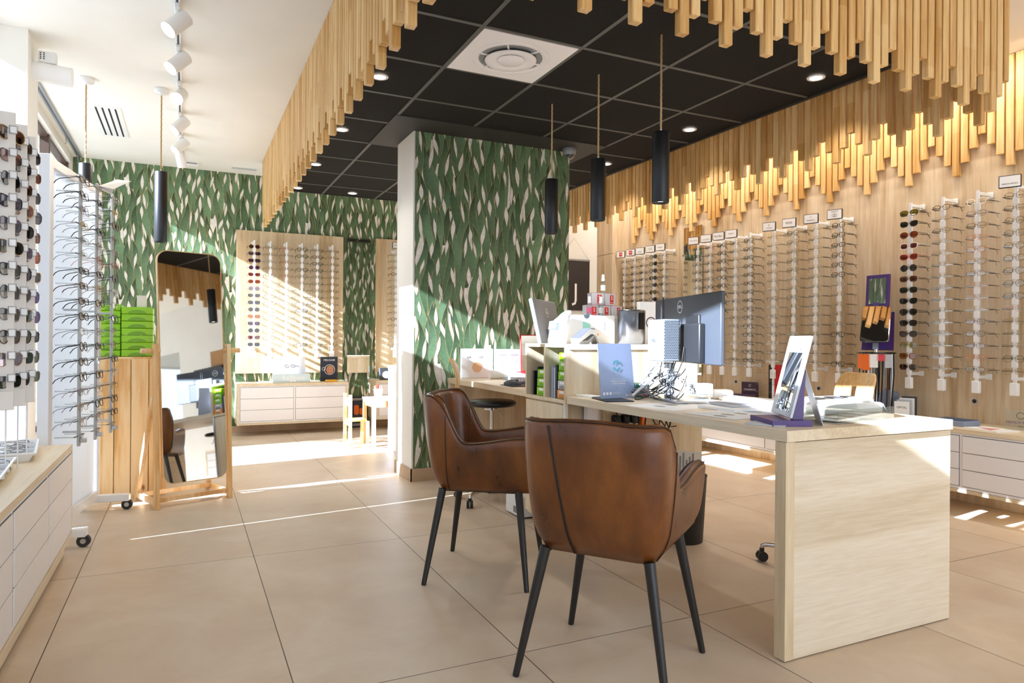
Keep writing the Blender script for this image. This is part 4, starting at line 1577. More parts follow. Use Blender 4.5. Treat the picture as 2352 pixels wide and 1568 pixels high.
# ------------------------------------------------------------------ eyewear
def outline(style, w, h, n=22):
    pts = []
    for i in range(n):
        a = 2 * PI * i / n
        p = {'rect': 4.2, 'square': 3.4, 'round': 2.05, 'oval': 2.2, 'cat': 2.7, 'pilot': 2.5, 'hex': 2.4}[style]
        x = w / 2 * math.copysign(abs(math.cos(a)) ** (2 / p), math.cos(a))
        z = h / 2 * math.copysign(abs(math.sin(a)) ** (2 / p), math.sin(a))
        if style == 'cat' and z > 0 and x > 0: z += .10 * h * (x / (w / 2)); x += .06 * w * (z / h)
        if style == 'pilot' and z < 0: x *= 1 - .28 * (-z / (h / 2)) ** 1.3
        if style in ('square', 'cat') and z < 0: x *= 1 - .10 * (-z / (h / 2))
        pts.append((x, z))
    return pts
SIZE = {'rect': (.052, .031), 'square': (.052, .038), 'round': (.047, .044), 'oval': (.050, .036), 'cat': (.052, .037), 'pilot': (.054, .043), 'hex': (.050, .042)}
EW = {}
def ew_mesh(style, rim, big=1.0):
    """shared meshes of one spectacle shape; the front lies in y=0 looking to -y, the temples run to +y"""
    key = (style, rim, big)
    if key in EW: return EW[key]
    w, h = SIZE[style]
    w *= big; h *= big
    cx = w / 2 + .0095
    r = {'thick': .0022, 'thin': .00115, 'rimless': .0006}[rim]
    seg = 6 if rim == 'thick' else 5
    mb = MB()
    for s in (-1, 1):
        o = [(s * (cx + x), .0016 * abs(x / (w / 2)) ** 2, z) for x, z in outline(style, w, h)]
        if rim == 'rimless':
            mb.tube([p for p in o if p[2] > h * .36], r, 4)
        else:
            mb.tube(o, r, seg, closed=True)
        ex = s * (cx + w / 2)
        mb.tube([(ex - s * .001, .001, h * .22), (ex + s * .005, .002, h * .24), (ex + s * .006, .008, h * .24)], max(r, .0013), 5)
    mb.tube([(-.0105, .0, h * .12), (-.005, -.001, h * .2), (.005, -.001, h * .2), (.0105, .0, h * .12)], max(r * .9, .0011), 5)
    frame = mb.mesh('spectacle_frame', M['black_plastic'])
    temples = []
    for s in (-1, 1):
        ex = s * (cx + w / 2 + .006)
        mb = MB()
        rt = {'thick': .0021, 'thin': .0012, 'rimless': .0011}[rim]
        ep = [(ex, .006, h * .24), (ex, .05, h * .24 - .001), (ex - s * .002, .098, h * .24 - .003), (ex - s * .004, .118, h * .24 - .012), (ex - s * .006, .138, h * .24 - .034)]
        mb.tube(ep, [rt, rt, rt * 1.05, rt * 1.25, rt * 1.1], 5)
        temples.append(mb.mesh('spectacle_temple', M['black_plastic']))
    lenses = []
    for s in (-1, 1):
        mb = MB()
        o = [(s * (cx + x * .985), .0008, z * .985) for x, z in outline(style, w, h)]
        mb.add(o, [list(range(len(o)))])
        lenses.append(mb.mesh('spectacle_lens', M['lens']))
    # one-mesh version for far, tiny pairs
    a = MB()
    def put(me, k):
        a.cur = k
        a.add([v.co.copy() for v in me.vertices], [list(p.vertices) for p in me.polygons], k == 0)
    put(frame, 0)
    for q in temples: put(q, 0)
    for q in lenses: put(q, 1)
    whole = a.mesh('spectacles_small', [M['black_plastic'], M['lens']])
    EW[key] = (frame, temples, lenses, whole)
    return EW[key]
FR = {}
def fmat(name, h, rough=.3, metal=0., **k):
    FR[name] = plain('frame_' + name, h, rough, metal, **k)
for n_, h_, r_, m_ in (('black', '121212', .25, 0), ('gunmetal', '4a4b4e', .3, .8), ('silver', 'b4b6b8', .25, .9), ('gold', 'b8945a', .3, .9), ('tortoise', '5a3520', .25, 0), ('red', 'b3262a', .3, 0), ('blue', '2c3f78', .3, 0), ('orange', 'e8703a', .3, 0), ('white', 'eeeae4', .3, 0), ('purple', '4a2c5c', .3, 0), ('clear', 'd9d5cc', .2, 0), ('brown', '7a5238', .3, 0), ('pink', 'd8a09a', .3, 0), ('green', '3c5c3a', .3, 0)):
    fmat(n_, h_, r_, m_)
FR['clear'] = clear('frame_clear', 'dcd8d0', .5, .1)
SUN = {}
def smat(name, tint, gl=.16):
    SUN[name] = clear('tint_' + name, tint, gl, .02)
for n_, h_ in (('brown', '6b4436'), ('grey', '4c4a50'), ('violet', '54406f'), ('rose', '7d4048'), ('olive', '8a8438'), ('yellow', 'b3ab2c'), ('amber', 'c07a1c'), ('copper', '9a4a34'), ('smoke', '37353a'), ('greenish', '46503c'), ('paleviolet', '8b83a2')):
    smat(n_, h_)
def setm(o, m):
    if o.material_slots[0].material is m: return
    o.material_slots[0].link = 'OBJECT'
    o.material_slots[0].material = m
ORD = ['first', 'second', 'third', 'fourth', 'fifth', 'sixth', 'seventh', 'eighth', 'ninth', 'tenth', 'eleventh', 'twelfth', 'thirteenth', 'fourteenth', 'fifteenth', 'sixteenth', 'seventeenth', 'eighteenth']
def ordn(k, n):
    return 'top' if k == 0 else ('lowest' if k == n - 1 else ORD[k])
def glasses(label, loc, rz, style, rim, fcol, lens=None, group=None, small=False, tcol=None, big=1.0, rx=0.0):
    sun = lens is not None
    fr, tm, ln, wh = ew_mesh(style, rim, big)
    nm, ct = ('sunglasses', 'sunglasses') if sun else ('eyeglasses', 'eyeglasses')
    if small:
        o = link(nm, wh, None, loc, (rx, 0, rz))
        setm(o, FR[fcol])
        if sun:
            o.material_slots[1].link = 'OBJECT'
            o.material_slots[1].material = SUN[lens]
        return tag(o, label, ct, group)
    t = thing(nm, label, ct, loc, rz, group, rot=(rx, 0, rz))
    f = link('front_frame', fr, t)
    setm(f, FR[fcol])
    for q in tm:
        o = link('temple', q, t)
        setm(o, FR[tcol or fcol])
    for q in ln:
        o = link('lens', q, t)
        if sun: setm(o, SUN[lens])
    return t

# notched white wall rods -------------------------------------------------
def rod_meshes(L, n, step, z0):
    mb = MB()
    mb.box(-.009, .009, .0, .014, 0, L)
    for k in range(n):
        z = z0 + k * step
        mb.rbox(-.0165, .0165, -.006, .014, z - .052, z - .004, .002, 1)
    bar = mb.mesh('notched_bar', M['white_plastic'])
    mb = MB()
    mb.rbox(-.025, .025, -.012, .018, -.078, .004, .004, 1)
    cap = mb.mesh('end_cap', M['white_plastic'])
    mb = MB()
    mb.rbox(-.008, .008, .014, .142, -.011, .011, .002, 1)
    mb.rbox(-.02, .02, .138, .147, -.02, .02, .002, 1)
    arm = mb.mesh('wall_arm', M['white_plastic'])
    mb = MB()
    for k in range(n):
        z = z0 + k * step + .004
        for s in (-1, 1):
            mb.rbox(s * .0755 - .0035, s * .0755 + .0035, .0, .125, z - .004, z + .002, .001, 1)
        mb.box(-.0785, .0785, .004, .009, z - .004, z + .002)
    pg = mb.mesh('clear_pegs', M['peg'])
    return bar, cap, arm, pg
RODM = {}
def rod(name_label, loc, rz, L=1.29, n=15, step=.081, z0=.075, group=None, sign=None):
    k = (round(L, 3), n, step)
    if k not in RODM: RODM[k] = rod_meshes(L, n, step, z0)
    bar, cap, arm, pg = RODM[k]
    t = thing('display_rod', name_label, 'display rod', loc, rz, group)
    link('notched_bar', bar, t)
    link('end_cap', cap, t, (0, 0, 0))
    link('wall_arm', arm, t, (0, 0, L - .02))
    link('wall_arm', arm, t, (0, 0, .03))
    p = link('clear_pegs', pg, t)
    return t
SIGNM = None
def sign(label, loc, rz, lines, mat, logo=None):
    t = thing('sign_card', label, 'sign', loc, 0, 'brand cards on the wall rods', rot=(0, 0, rz))
    MB().rbox(-.060, .060, -.004, .012, -.040, .040, .002, 1).obj('frame', M['black_satin'], t)
    MB().box(-.055, .055, -.0052, -.004, -.035, .035).obj('card', M['paper'], t)
    for s_, z, sz in lines:
        text('lettering', s_, sz, mat, t, (0, -.0056, z), FRONT)
    if logo == 'square':
        MB().box(-.022, .022, -.0060, -.0052, -.024, .024).obj('emblem', M['red'], t)
        text('lettering', 'M', .034, M['paper'], t, (0, -.0064, 0), FRONT)
    if logo == 'rings':
        mb = MB()
        ring(mb, (-.007, -.0058, -.010), .013, .0025, 'y', 28)
        ring(mb, (.007, -.0059, -.010), .013, .0025, 'y', 28)
        mb.obj('emblem', mat, t)
    return t

XG = 4.82
WALLRODS = [
 # y, place in words, frames shown, colours from top to bottom, style, rim, sign
 (6.962, 'fifth rod left of the tall wall mirror', 8, 'bgbbbbbb', 'rect', 'thin', ([], 'square')),
 (6.756, 'fourth rod left of the tall wall mirror', 8, 'bsbbbbbb', 'round', 'thin', ([], 'square')),
 (6.575, 'third rod left of the tall wall mirror', 8, 'ggbbgbbb', 'oval', 'thin', ([('DENIM', -.012, .016)], None)),
 (6.377, 'second rod left of the tall wall mirror', 10, None, 'square', 'thick', ([('CLUB', 0, .018)], None)),
 (6.196, 'first rod left of the tall wall mirror', 9, 'sbgbbsbbs', 'rect', 'thin', ([('Vogue', 0, .024)], None)),
 (5.64, 'ninth rod left of the purple mirror', 8, 'cbbbtbbb', 'rect', 'thin', ([('LONGCHAMP', 0, .014)], None)),
 (5.449, 'eighth rod left of the purple mirror', 8, 'rbbbbtbb', 'rect', 'thin', ([('LACOSTE', -.012, .016)], 'croc')),
 (5.267, 'seventh rod left of the purple mirror', 9, 'BBBBbBBbb', 'square', 'thick', ([('Ray-Ban', 0, .026)], None)),
 (5.094, 'sixth rod left of the purple mirror', 15, 'bsgcsscbcbbcscb', 'rect', 'thin', ([('PRADA', 0, .016)], None)),
 (4.906, 'fifth rod left of the purple mirror', 15, 'bBBbBBBBbbbBbbb', 'rect', 'thick', None),
 (4.613, 'fourth rod left of the purple mirror', 15, 'gcgbgcsbsbbbsbs', 'square', 'thin', ([('C', .012, .02), ('CARTIER', -.014, .013)], None)),
 (4.385, 'third rod left of the purple mirror', 13, 'BbbbbscbccgsccC'[:13], 'rect', 'thin', ([('BOSS', 0, .024)], None)),
 (4.152, 'second rod left of the purple mirror', 15, 'cccccccsccsccsc', 'oval', 'rimless', ([('C', .012, .02), ('CHARRIOL', -.014, .014)], None)),
 (3.918, 'first rod left of the purple mirror', 15, 'BBbtBBscgccbccb', 'square', 'thick', ([('GUCCI', .022, .017)], 'rings')),
 (3.313, 'rod just right of the purple mirror', 15, None, 'cat', 'thick', None),
 (3.072, 'first rod right of the sunglasses rod', 15, 'tcbcgccscccsccg', 'oval', 'rimless', None),
 (2.836, 'second rod right of the sunglasses rod', 15, 'wuboryupvcUbuob'.replace('v', 'p').replace('U', 'u').replace('y', 'k'), 'cat', 'thin', None),
 (2.599, 'third rod right of the sunglasses rod', 15, 'bbbbbbbbbpgccbg', 'hex', 'thin', ([('FRENCH RETRO', -.016, .012)], 'mono')),
]
CC = {'b': ('black', 'black'), 'B': ('black', 'thick'), 'g': ('gold', 'thin'), 's': ('silver', 'thin'), 'c': ('clear', 'rimless'), 't': ('tortoise', 'thick'), 'r': ('red', 'thin'), 'w': ('white', 'thick'), 'u': ('blue', 'thin'), 'o': ('orange', 'thin'), 'k': ('brown', 'thin'), 'p': ('pink', 'thin'), 'C': ('clear', 'rimless')}
SUNR = {6.377: ['greenish', 'greenish', 'smoke', 'greenish', 'smoke', 'olive', 'smoke', 'smoke', 'olive', 'smoke'],
        3.313: ['olive', 'smoke', 'copper', 'rose', 'copper', 'grey', 'brown', 'grey', 'smoke', 'grey', 'grey', 'brown', 'yellow', 'amber', 'brown']}
SUNF = {3.313: ['black', 'black', 'tortoise', 'white', 'red', 'black', 'brown', 'black', 'black', 'black', 'black', 'black', 'gold', 'brown', 'gunmetal']}
rg = random.Random(21)
STY = ['rect', 'square', 'oval', 'round', 'rect', 'hex']
for y, where, shown, cols, sty, rim, sg in WALLRODS:
    rod('white notched display rod on the oak wall, ' + where, (XG, y, .855), R(-90), group='display rods on the oak wall')
    if sg is not None:
        lines, logo = sg
        what = lines[-1][0] if lines else 'red emblem'
        sign('small black-framed sign card on the ' + where, (XG - .045, y + .01, 2.155), R(-68), lines, M['ink'], logo if logo in ('square', 'rings') else None)
    z0 = 2.068
    for k in range(shown):
        z = z0 - .081 * k
        x = XG - .012
        wob = rg.uniform(-2.5, 2.5)
        if cols is None:
            ln = SUNR[y][k]
            fc = SUNF.get(y, ['black'] * 15)[k]
            st = ('square', 'cat', 'pilot', 'square', 'cat', 'round', 'square')[k % 7]
            glasses('%s sunglasses with %s lenses, %s on the %s' % (fc, {'greenish': 'green'}.get(ln, ln), ordn(k, shown), where.replace('tall wall mirror', 'wall mirror')), (x, y, z), R(-90 + wob), st, 'thick' if fc not in ('gold', 'gunmetal') else 'thin', fc, ln, 'sunglasses on the ' + where, big=1.08)
        else:
            c, rm = CC[cols[k]]
            if rm == 'black': rm = rim if rim != 'rimless' else 'thin'
            st = sty if rg.random() < .6 else rg.choice(STY)
            glasses('%s eyeglasses, %s on the %s' % ({'clear': 'clear rimless'}.get(c, c), ordn(k, shown), where), (x, y, z), R(-90 + wob), st, rm, c, None, 'eyeglasses on the ' + where, tcol='gunmetal' if c == 'clear' else None)

# back wall boards ---------------------------------------------------------
YBD = YB - .03
tag(MB().rbox(.53, 1.77, YBD, YB - .008, .69, 2.375, .002, 1).obj('display_board', M['oakpanel']), 'large oak board with six rods of glasses on the leafy back wall', 'board')
tag(MB().rbox(2.18, 2.80, YBD, YB - .008, .69, 2.385, .002, 1).obj('display_board', M['oakpanel']), 'narrow oak board half hidden by the white edge of the pier', 'board')
BR = [(.715, 'sunglasses rod of the big back board', None), (.893, 'first rod right of the back sunglasses', 'bgsgbsgbkssgkbg'), (1.075, 'second rod right of the back sunglasses', 'rcrkrkscsgsccgs'), (1.252, 'third rod right of the back sunglasses', 'BBcBbcscbBcbcbB'), (1.43, 'fourth rod right of the back sunglasses', 'btBBbbbbbbcsccb'), (1.61, 'fifth rod right of the back sunglasses', 'kgksgkkgskbsbkb'), (2.40, 'rod of the narrow back board', 'bsbtcbbbkbtbcss')]
BS = ['brown', 'violet', 'violet', 'violet', 'rose', 'copper', 'paleviolet', 'grey', 'grey', 'grey', 'amber', 'violet', 'smoke', 'rose', 'smoke']
for x, where, cols in BR:
    zt = .955
    rod('white notched rod on the back board, ' + where, (x, YBD - .147, zt), 0, group='display rods on the back boards')
    for k in range(15):
        z = zt + 1.213 - .081 * k
        if cols is None:
            glasses('%s-tinted sunglasses, %s on the %s' % (BS[k], ordn(k, 15), where), (x, YBD - .159, z), R(rg.uniform(-3, 3)), ('round', 'cat', 'square')[k % 3], 'thin', 'brown' if k < 8 else 'black', BS[k], 'sunglasses on the back board', small=True, big=1.05)
        else:
            c, rm = CC[cols[k]]
            if rm == 'black': rm = 'thin'
            st = rg.choice(['round', 'oval', 'rect', 'square', 'hex'])
            glasses('%s eyeglasses, %s on the %s' % ({'clear': 'clear rimless'}.get(c, c), ordn(k, 15), where), (x, YBD - .159, z), R(rg.uniform(-3, 3)), st, rm, c, None, 'eyeglasses on the ' + where, small=True)
sign('small black-framed sign card on the narrow back board rod', (2.40, YBD - .20, 2.285), 0, [('RAY BAN', 0, .018)], M['ink'])

# rolling frosted panel with three grey rods --------------------------------
PD = Vector((.14, .78, 0)).normalized()
PN = Vector((PD.y, -PD.x, 0))
t = thing('rolling_panel', 'white framed frosted display panel on wheels beside the low drawer unit', 'display panel', (-.59, 4.71, 0), math.atan2(PD.y, PD.x))
H0, H1, PW = .12, 2.06, .415
mb = MB()
mb.rbox(-PW - .03, -PW + .02, -.028, .028, H0 - .06, H1 + .01, .004, 1)
mb.rbox(PW - .02, PW + .02, -.022, .022, H0 - .06, H1, .004, 1)
mb.rbox(-PW, PW, -.02, .02, H1 - .05, H1, .003, 1)
mb.rbox(-PW, PW, -.02, .02, H0 - .05, H0 + .01, .003, 1)
mb.obj('frame', M['white_metal'], t)
mb = MB()
mb.box(-PW + .02, PW - .02, -.003, .003, H0 + .01, H1 - .05)
mb.obj('frosted_sheet', M['frostpanel'], t)
for x in (-PW, PW):
    MB().rbox(x - .025, x + .025, -.20, .20, .055, .10, .004, 1).obj('foot', M['white_metal'], t)
    for y in (-.185, .185):
        mb = MB()
        mb.cyl((x - .013, y, .032), (x + .013, y, .032), .032, n=24)
        w = mb.obj('wheel', M['rubber'], t)
        MB().cyl((x - .015, y, .032), (x + .015, y, .032), .014, n=16).obj('hub', M['alu'], w)
def prod_meshes():
    mb = MB()
    mb.rbox(-.015, .015, 0, .014, 0, 1.5, .005, 2)
    return mb.mesh('bar', M['grey_metal'])
pbar = prod_meshes()
rodw = ['front rod', 'middle rod', 'rear rod']
M['rodgrey'] = plain('rod_grey', 'b9bbbb', .4, .2)
pbar.materials[0] = M['rodgrey']
PCOL = ['bbugscbtbbsbbBkgs', 'gbsbkrbgbbsbcbkbs', 'sgbksrbsgbckbsgbb']
for k, (px, py) in enumerate(((-.52, 4.435), (-.466, 4.675), (-.414, 4.98))):
    rz = math.atan2(PN.y, PN.x) + PI / 2
    t = thing('display_rod', 'grey %s of the rolling frosted panel' % rodw[k], 'display rod', (px, py, .512), rz, 'grey rods of the rolling panel')
    link('bar', pbar, t)
    mb = MB()
    for j in range(18):
        z = .06 + .083 * j
        mb.rbox(-.012, .012, -.012, .002, z - .012, z + .012, .003, 1)
        for s in (-1, 1): mb.rbox(s * .074 - .003, s * .074 + .003, 0, .10, z - .004, z + .002, .001, 1)
        mb.box(-.077, .077, .003, .008, z - .004, z + .002)
    mb.obj('clear_clips', M['peg'], t)
    MB().rbox(-.012, .012, -.03, .0, .02, .045, .003, 1).obj('end_clip', M['alu'], t)
    for z in (.08, .75, 1.40): MB().cyl((0, .012, z), (0, .085, z), .006, n=10).obj('stay', M['alu'], t)
    for j in range(17):
        z = .512 + .06 + .083 * (17 - j) - .01
        c, rm = CC[PCOL[k][j]]
        if rm == 'black': rm = 'thick'
        st = rg.choice(['rect', 'square', 'oval', 'round', 'rect'])
        p = Vector((px, py, z)) + PN * .014
        glasses('%s eyeglasses, %s on the %s of the rolling panel' % ({'clear': 'clear rimless'}.get(c, c), ordn(j, 17), rodw[k]), p, rz + R(rg.uniform(-3, 3)), st, rm, c, None, 'eyeglasses on the %s of the rolling panel' % rodw[k], tcol='black' if c in ('clear', 'silver', 'gold') else None, big=1.12, rx=R(-7))
# paper cone card clipped on the rear rod
t = thing('folded_card', 'folded beige card clipped to the top of the middle rod of the rolling panel', 'card', (-.40, 4.72, 2.0), R(-8))
mb = MB()
mb.add([(-.06, -.05, .0), (.02, -.06, -.015), (.10, .0, .05), (.02, .03, .06)], [(0, 1, 2, 3)])
mb.add([(-.06, -.05, .0), (.02, -.06, -.015), (.0, -.01, -.04), (-.06, .0, -.01)], [(0, 1, 2, 3)])
o = mb.obj('sheet', M['beigeboard'], t)
md = o.modifiers.new('thick', 'SOLIDIFY')
md.thickness = .001

# beige sunglasses boards over the drawer unit ------------------------------
bw = ['nearest', 'middle', 'farthest']
SB = ['brown', 'grey', 'violet', 'smoke', 'greenish', 'copper', 'smoke', 'violet', 'grey', 'greenish', 'smoke', 'brown', 'smoke']
for b, (bx, by) in enumerate(((-.637, 3.294), (-.629, 3.468), (-.630, 3.656))):
    t = thing('sunglasses_board', '%s of the three tall narrow beige boards of sunglasses over the low drawer unit' % bw[b], 'display board', (bx, by, .826), R(10.7), 'beige sunglasses boards')
    hw = .026
    mb = MB()
    mb.rbox(-hw, hw, 0, .014, 0, 1.174, .002, 1)
    mb.rbox(-hw, hw, -.02, .0, 0, .075, .002, 1)
    mb.obj('board', M['beigeboard'], t)
    MB().cyl((0, .02, -.258), (0, .02, .3), .003, n=8).obj('stem', M['white_metal'], t)
    nrow = 12
    for j in range(nrow):
        z = 1.10 - .089 * j
        mb = MB()
        mb.rbox(hw - .020, hw + .004, -.008, -.0, z - .010, z + .018, .003, 1)
        o = mb.obj('hook', M['white_plastic'], t)
        mb = MB()
        mb.tube([(hw - .021, -.0085, z - .011), (hw + .005, -.0085, z - .011), (hw + .005, -.0085, z + .019), (hw - .021, -.0085, z + .019)], .0013, 5, closed=True)
        mb.obj('grey_edge', M['mid_grey'], o)
    for j in range(nrow):
        z = .826 + 1.10 - .089 * j
        ln = SB[(j * 5 + b * 3) % 13]
        glasses('%s-tinted sunglasses, %s on the %s beige board' % (ln, ordn(j, nrow), bw[b]), (bx + .0085, by + .0185, z - .012), R(70 + rg.uniform(-5, 5)), ('pilot', 'square', 'round', 'cat', 'pilot')[(j + b) % 5], 'thin' if j % 3 else 'thick', ('gold', 'black', 'gunmetal', 'black', 'tortoise')[(j + 2 * b) % 5], ln, 'sunglasses on the %s beige board' % bw[b], big=1.22)
# ------------------------------------------------------------------ low drawer units
def drawer_unit(label, x0, x1, y0, y1, z0, z1, face, cols, rows=3, plinth=None, wood_end=True):
    """wood carcass with white drawer fronts; face is the side the fronts look to: '+x', '-x' or '-y'"""
    t = thing('drawer_unit', label, 'drawer unit', ((x0 + x1) / 2, (y0 + y1) / 2, z0 if not plinth else 0))
    tw = .028
    mb = MB()
    mb.box(x0, x1, y0, y1, z1 - tw, z1)
    mb.box(x0, x1, y0, y1, z0, z0 + .022)
    if face == '-y':
        mb.box(x0, x0 + .022, y0, y1, z0 + .022, z1 - tw)
        mb.box(x1 - .022, x1, y0, y1, z0 + .022, z1 - tw)
        mb.box(x0 + .022, x1 - .022, y1 - .012, y1, z0 + .022, z1 - tw)
    else:
        mb.box(x0, x1, y0, y0 + .022, z0 + .022, z1 - tw)
        mb.box(x0, x1, y1 - .022, y1, z0 + .022, z1 - tw)
    W(mb.obj('carcass', M['cabwood']), t)
    mb = MB()
    i0, i1 = z0 + .024, z1 - tw - .002
    if face == '-y': mb.box(x0 + .024, x1 - .024, y0 + .004, y1 - .014, i0, i1)
    elif face == '+x': mb.box(x0, x1 - .004, y0 + .024, y1 - .024, i0, i1)
    else: mb.box(x0 + .004, x1, y0 + .024, y1 - .024, i0, i1)
    W(mb.obj('inner_frame', M['white_lac']), t)
    g = .0035
    a0, a1 = (x0 + .024, x1 - .024) if face == '-y' else (y0 + .024, y1 - .024)
    b0, b1 = i0 + .018, i1 - .012
    cw = (a1 - a0) / cols
    rh = (b1 - b0) / rows
    for c in range(cols):
        for r in range(rows):
            u0, u1 = a0 + c * cw + .012, a0 + (c + 1) * cw - .012
            v0, v1 = b0 + r * rh + g / 2, b0 + (r + 1) * rh - g / 2
            mb = MB()
            if face == '-y': mb.rbox(u0, u1, y0 - .002, y0 + .003, v0, v1, .001, 1)
            elif face == '+x': mb.rbox(x1 - .003, x1 + .002, u0, u1, v0, v1, .001, 1)
            else: mb.rbox(x0 - .002, x0 + .003, u0, u1, v0, v1, .001, 1)
            W(mb.obj('drawer', M['white_lac']), t)
    mb = MB()     # shadow gaps behind the fronts
    e = .0008
    for c in range(cols):
        u0, u1 = a0 + c * cw + .009, a0 + (c + 1) * cw - .009
        if face == '-y': mb.box(u0, u1, y0 + .0032, y0 + .0036, b0 - .002, b1 + .002)
        elif face == '+x': mb.box(x1 - .0038, x1 - .0034, u0, u1, b0 - .002, b1 + .002)
        else: mb.box(x0 + .0034, x0 + .0038, u0, u1, b0 - .002, b1 + .002)
    W(mb.obj('shadow_gap', M['dark_grey']), t)
    if plinth:
        mb = MB()
        mb.box(x0 + .03, x1 - plinth, y0 + .004, y1 - .004, .006, z0)
        W(mb.obj('plinth', M['cabwood']), t)
        mb = MB()
        mb.box(x0 + .05, x1 - plinth - .006, y0 + .01, y1 - .01, 0, .006)
        W(mb.obj('foot_strip', M['black_satin']), t)
    return t
drawer_unit('long low drawer unit with white fronts under the beige sunglasses boards', -1.04, -.516, .15, 4.12, .10, .568, '+x', 6, 3, .035)
drawer_unit('long low wall-hung drawer unit with white fronts along the oak wall', 4.50, 4.965, .25, 6.05, .155, .562, '-x', 7, 3)
drawer_unit('wall-hung drawer unit with six white drawers below the big back board', .525, 1.765, 8.25, 8.655, .125, .592, '-y', 2, 3)
drawer_unit('wall-hung drawer unit below the narrow back board, half hidden by the pier', 2.10, 3.25, 8.25, 8.655, .125, .60, '-y', 2, 3)

# lens trays on the left unit
for k, (x, y, a, lab) in enumerate(((-.80, 3.82, 8, 'white compartment tray of clear lenses at the far end of the low drawer unit'), (-.80, 3.25, 5, 'white compartment tray of lenses nearest the viewer on the low drawer unit'))):
    t = thing('lens_tray', lab, 'tray', (x, y, .568), R(a), 'lens trays on the drawer unit')
    w, d = .175, .235
    mb = MB()
    mb.add([(-w + .02, -d + .02, 0), (w - .02, -d + .02, 0), (w - .02, d - .02, 0), (-w + .02, d - .02, 0), (-w, -d, .04), (w, -d, .04), (w, d, .04), (-w, d, .04)], [(3, 2, 1, 0), (0, 1, 5, 4), (1, 2, 6, 5), (2, 3, 7, 6), (3, 0, 4, 7)])
    mb.box(-w - .008, w + .008, -d - .008, -d, .034, .04); mb.box(-w - .008, w + .008, d, d + .008, .034, .04)
    mb.box(-w - .008, -w, -d, d, .034, .04); mb.box(w, w + .008, -d, d, .034, .04)
    for i in (1, 2): mb.box(-w, w, -d + 2 * d * i / 3 - .003, -d + 2 * d * i / 3 + .003, .004, .038)
    mb.box(-.003, .003, -d, d, .004, .038)
    mb.obj('tray', M['white_plastic'], t)
    MB().box(-w + .015, w - .015, -d + .015, d - .015, .012, .014).obj('grey_lining', M['mid_grey'], t)
    q = random.Random(3 + k)
    for i in range(3):
        for s in (-1, 1):
            for e in range(2):
                p = t.matrix_basis @ Vector((s * (.085 + q.uniform(-.02, .02)), -d + 2 * d * (i + .5) / 3 + q.uniform(-.02, .02) + (e - .5) * .05, .032 + .004 * e))
                side = ('window' if s < 0 else 'room')
                glasses('%s eyeglasses lying in the %s row, %s side, of the %s tray' % (('clear', 'gunmetal')[e], ('nearest', 'middle', 'farthest')[i], side, ('far', 'near')[k]), p, R(a + q.uniform(-50, 50)), 'oval', 'rimless' if not e else 'thin', ('clear', 'gunmetal')[e], None, 'spectacles in the lens trays', small=True, rx=R(-72))

# ------------------------------------------------------------------ standing mirror on a pine A-frame
ux = Vector((.937, .350, 0)).normalized()
rz = math.atan2(ux.y, ux.x)
t = thing('standing_mirror', 'tall tilting mirror hung in a pine A-frame stand', 'mirror', (.0615, 5.085, 0), rz)
hw = .238
def beam(mb, a, b, sx, sy):
    a, b = Vector(a), Vector(b)
    d = (b - a).normalized()
    x = Vector((1, 0, 0))
    y = d.cross(x).normalized()
    vs = []
    for p in (a, b):
        for i, j in ((-1, -1), (1, -1), (1, 1), (-1, 1)):
            vs.append(p + x * (i * sx / 2) + y * (j * sy / 2))
    mb.add(vs, [(0, 3, 2, 1), (4, 5, 6, 7), (0, 1, 5, 4), (1, 2, 6, 5), (2, 3, 7, 6), (3, 0, 4, 7)])
for s in (-1, 1):
    mb = MB()
    beam(mb, (s * hw, 0.0, .0), (s * hw, .045, 1.07), .026, .04)
    mb.obj('front_leg', M['pinebar'], t)
    mb = MB()
    beam(mb, (s * (hw + .001), .385, .0), (s * (hw + .001), .075, .72), .024, .036)
    mb.obj('rear_leg', M['pinebar'], t)
    mb = MB()
    mb.box(s * hw - .012, s * hw + .012, .018, .37, .02, .055)
    mb.obj('side_rail', M['pinebar'], t)
    mb = MB()
    mb.cyl((s * (hw - .03), .052, 1.025), (s * (hw + .085), .052, 1.025), .017, n=20)
    mb.obj('peg', M['ply'], t)
mb = MB()
mb.box(-hw + .013, hw - .013, .035, .06, .03, .058)
mb.obj('cross_rail', M['pinebar'], t)
mb = MB()
mb.box(-hw + .013, hw - .013, .30, .325, .03, .058)
mb.obj('cross_rail', M['pinebar'], t)
def rrect(w, h, r, n=8):
    pts = []
    for cx, cy, a0 in ((w - r, h - r, 0), (-w + r, h - r, 90), (-w + r, -h + r, 180), (w - r, -h + r, 270)):
        for i in range(n + 1):
            a = R(a0 + 90 * i / n)
            pts.append((cx + r * math.cos(a), cy + r * math.sin(a)))
    return pts
fr = bpy.data.objects.new('mirror_frame', MB().prism(rrect(.212, .775, .07), -.012, .012, 'y').mesh('mirror_frame', M['ply']))
COL.objects.link(fr); fr.parent = t
fr.location = (0, .052, .925)
fr.rotation_euler = (R(-5.7), 0, 0)
MB().prism(rrect(.206, .769, .066), -.0135, -.012, 'y').obj('mirror', M['mirror'], fr)
tag(MB().tube([(.10, 5.16, .004), (.16, 5.20, .004), (.20, 5.17, .004), (.24, 5.22, .004)], .004, 6).obj('floor_cable', M['white_plastic']), 'short white cable lying on the floor below the standing mirror', 'cable')

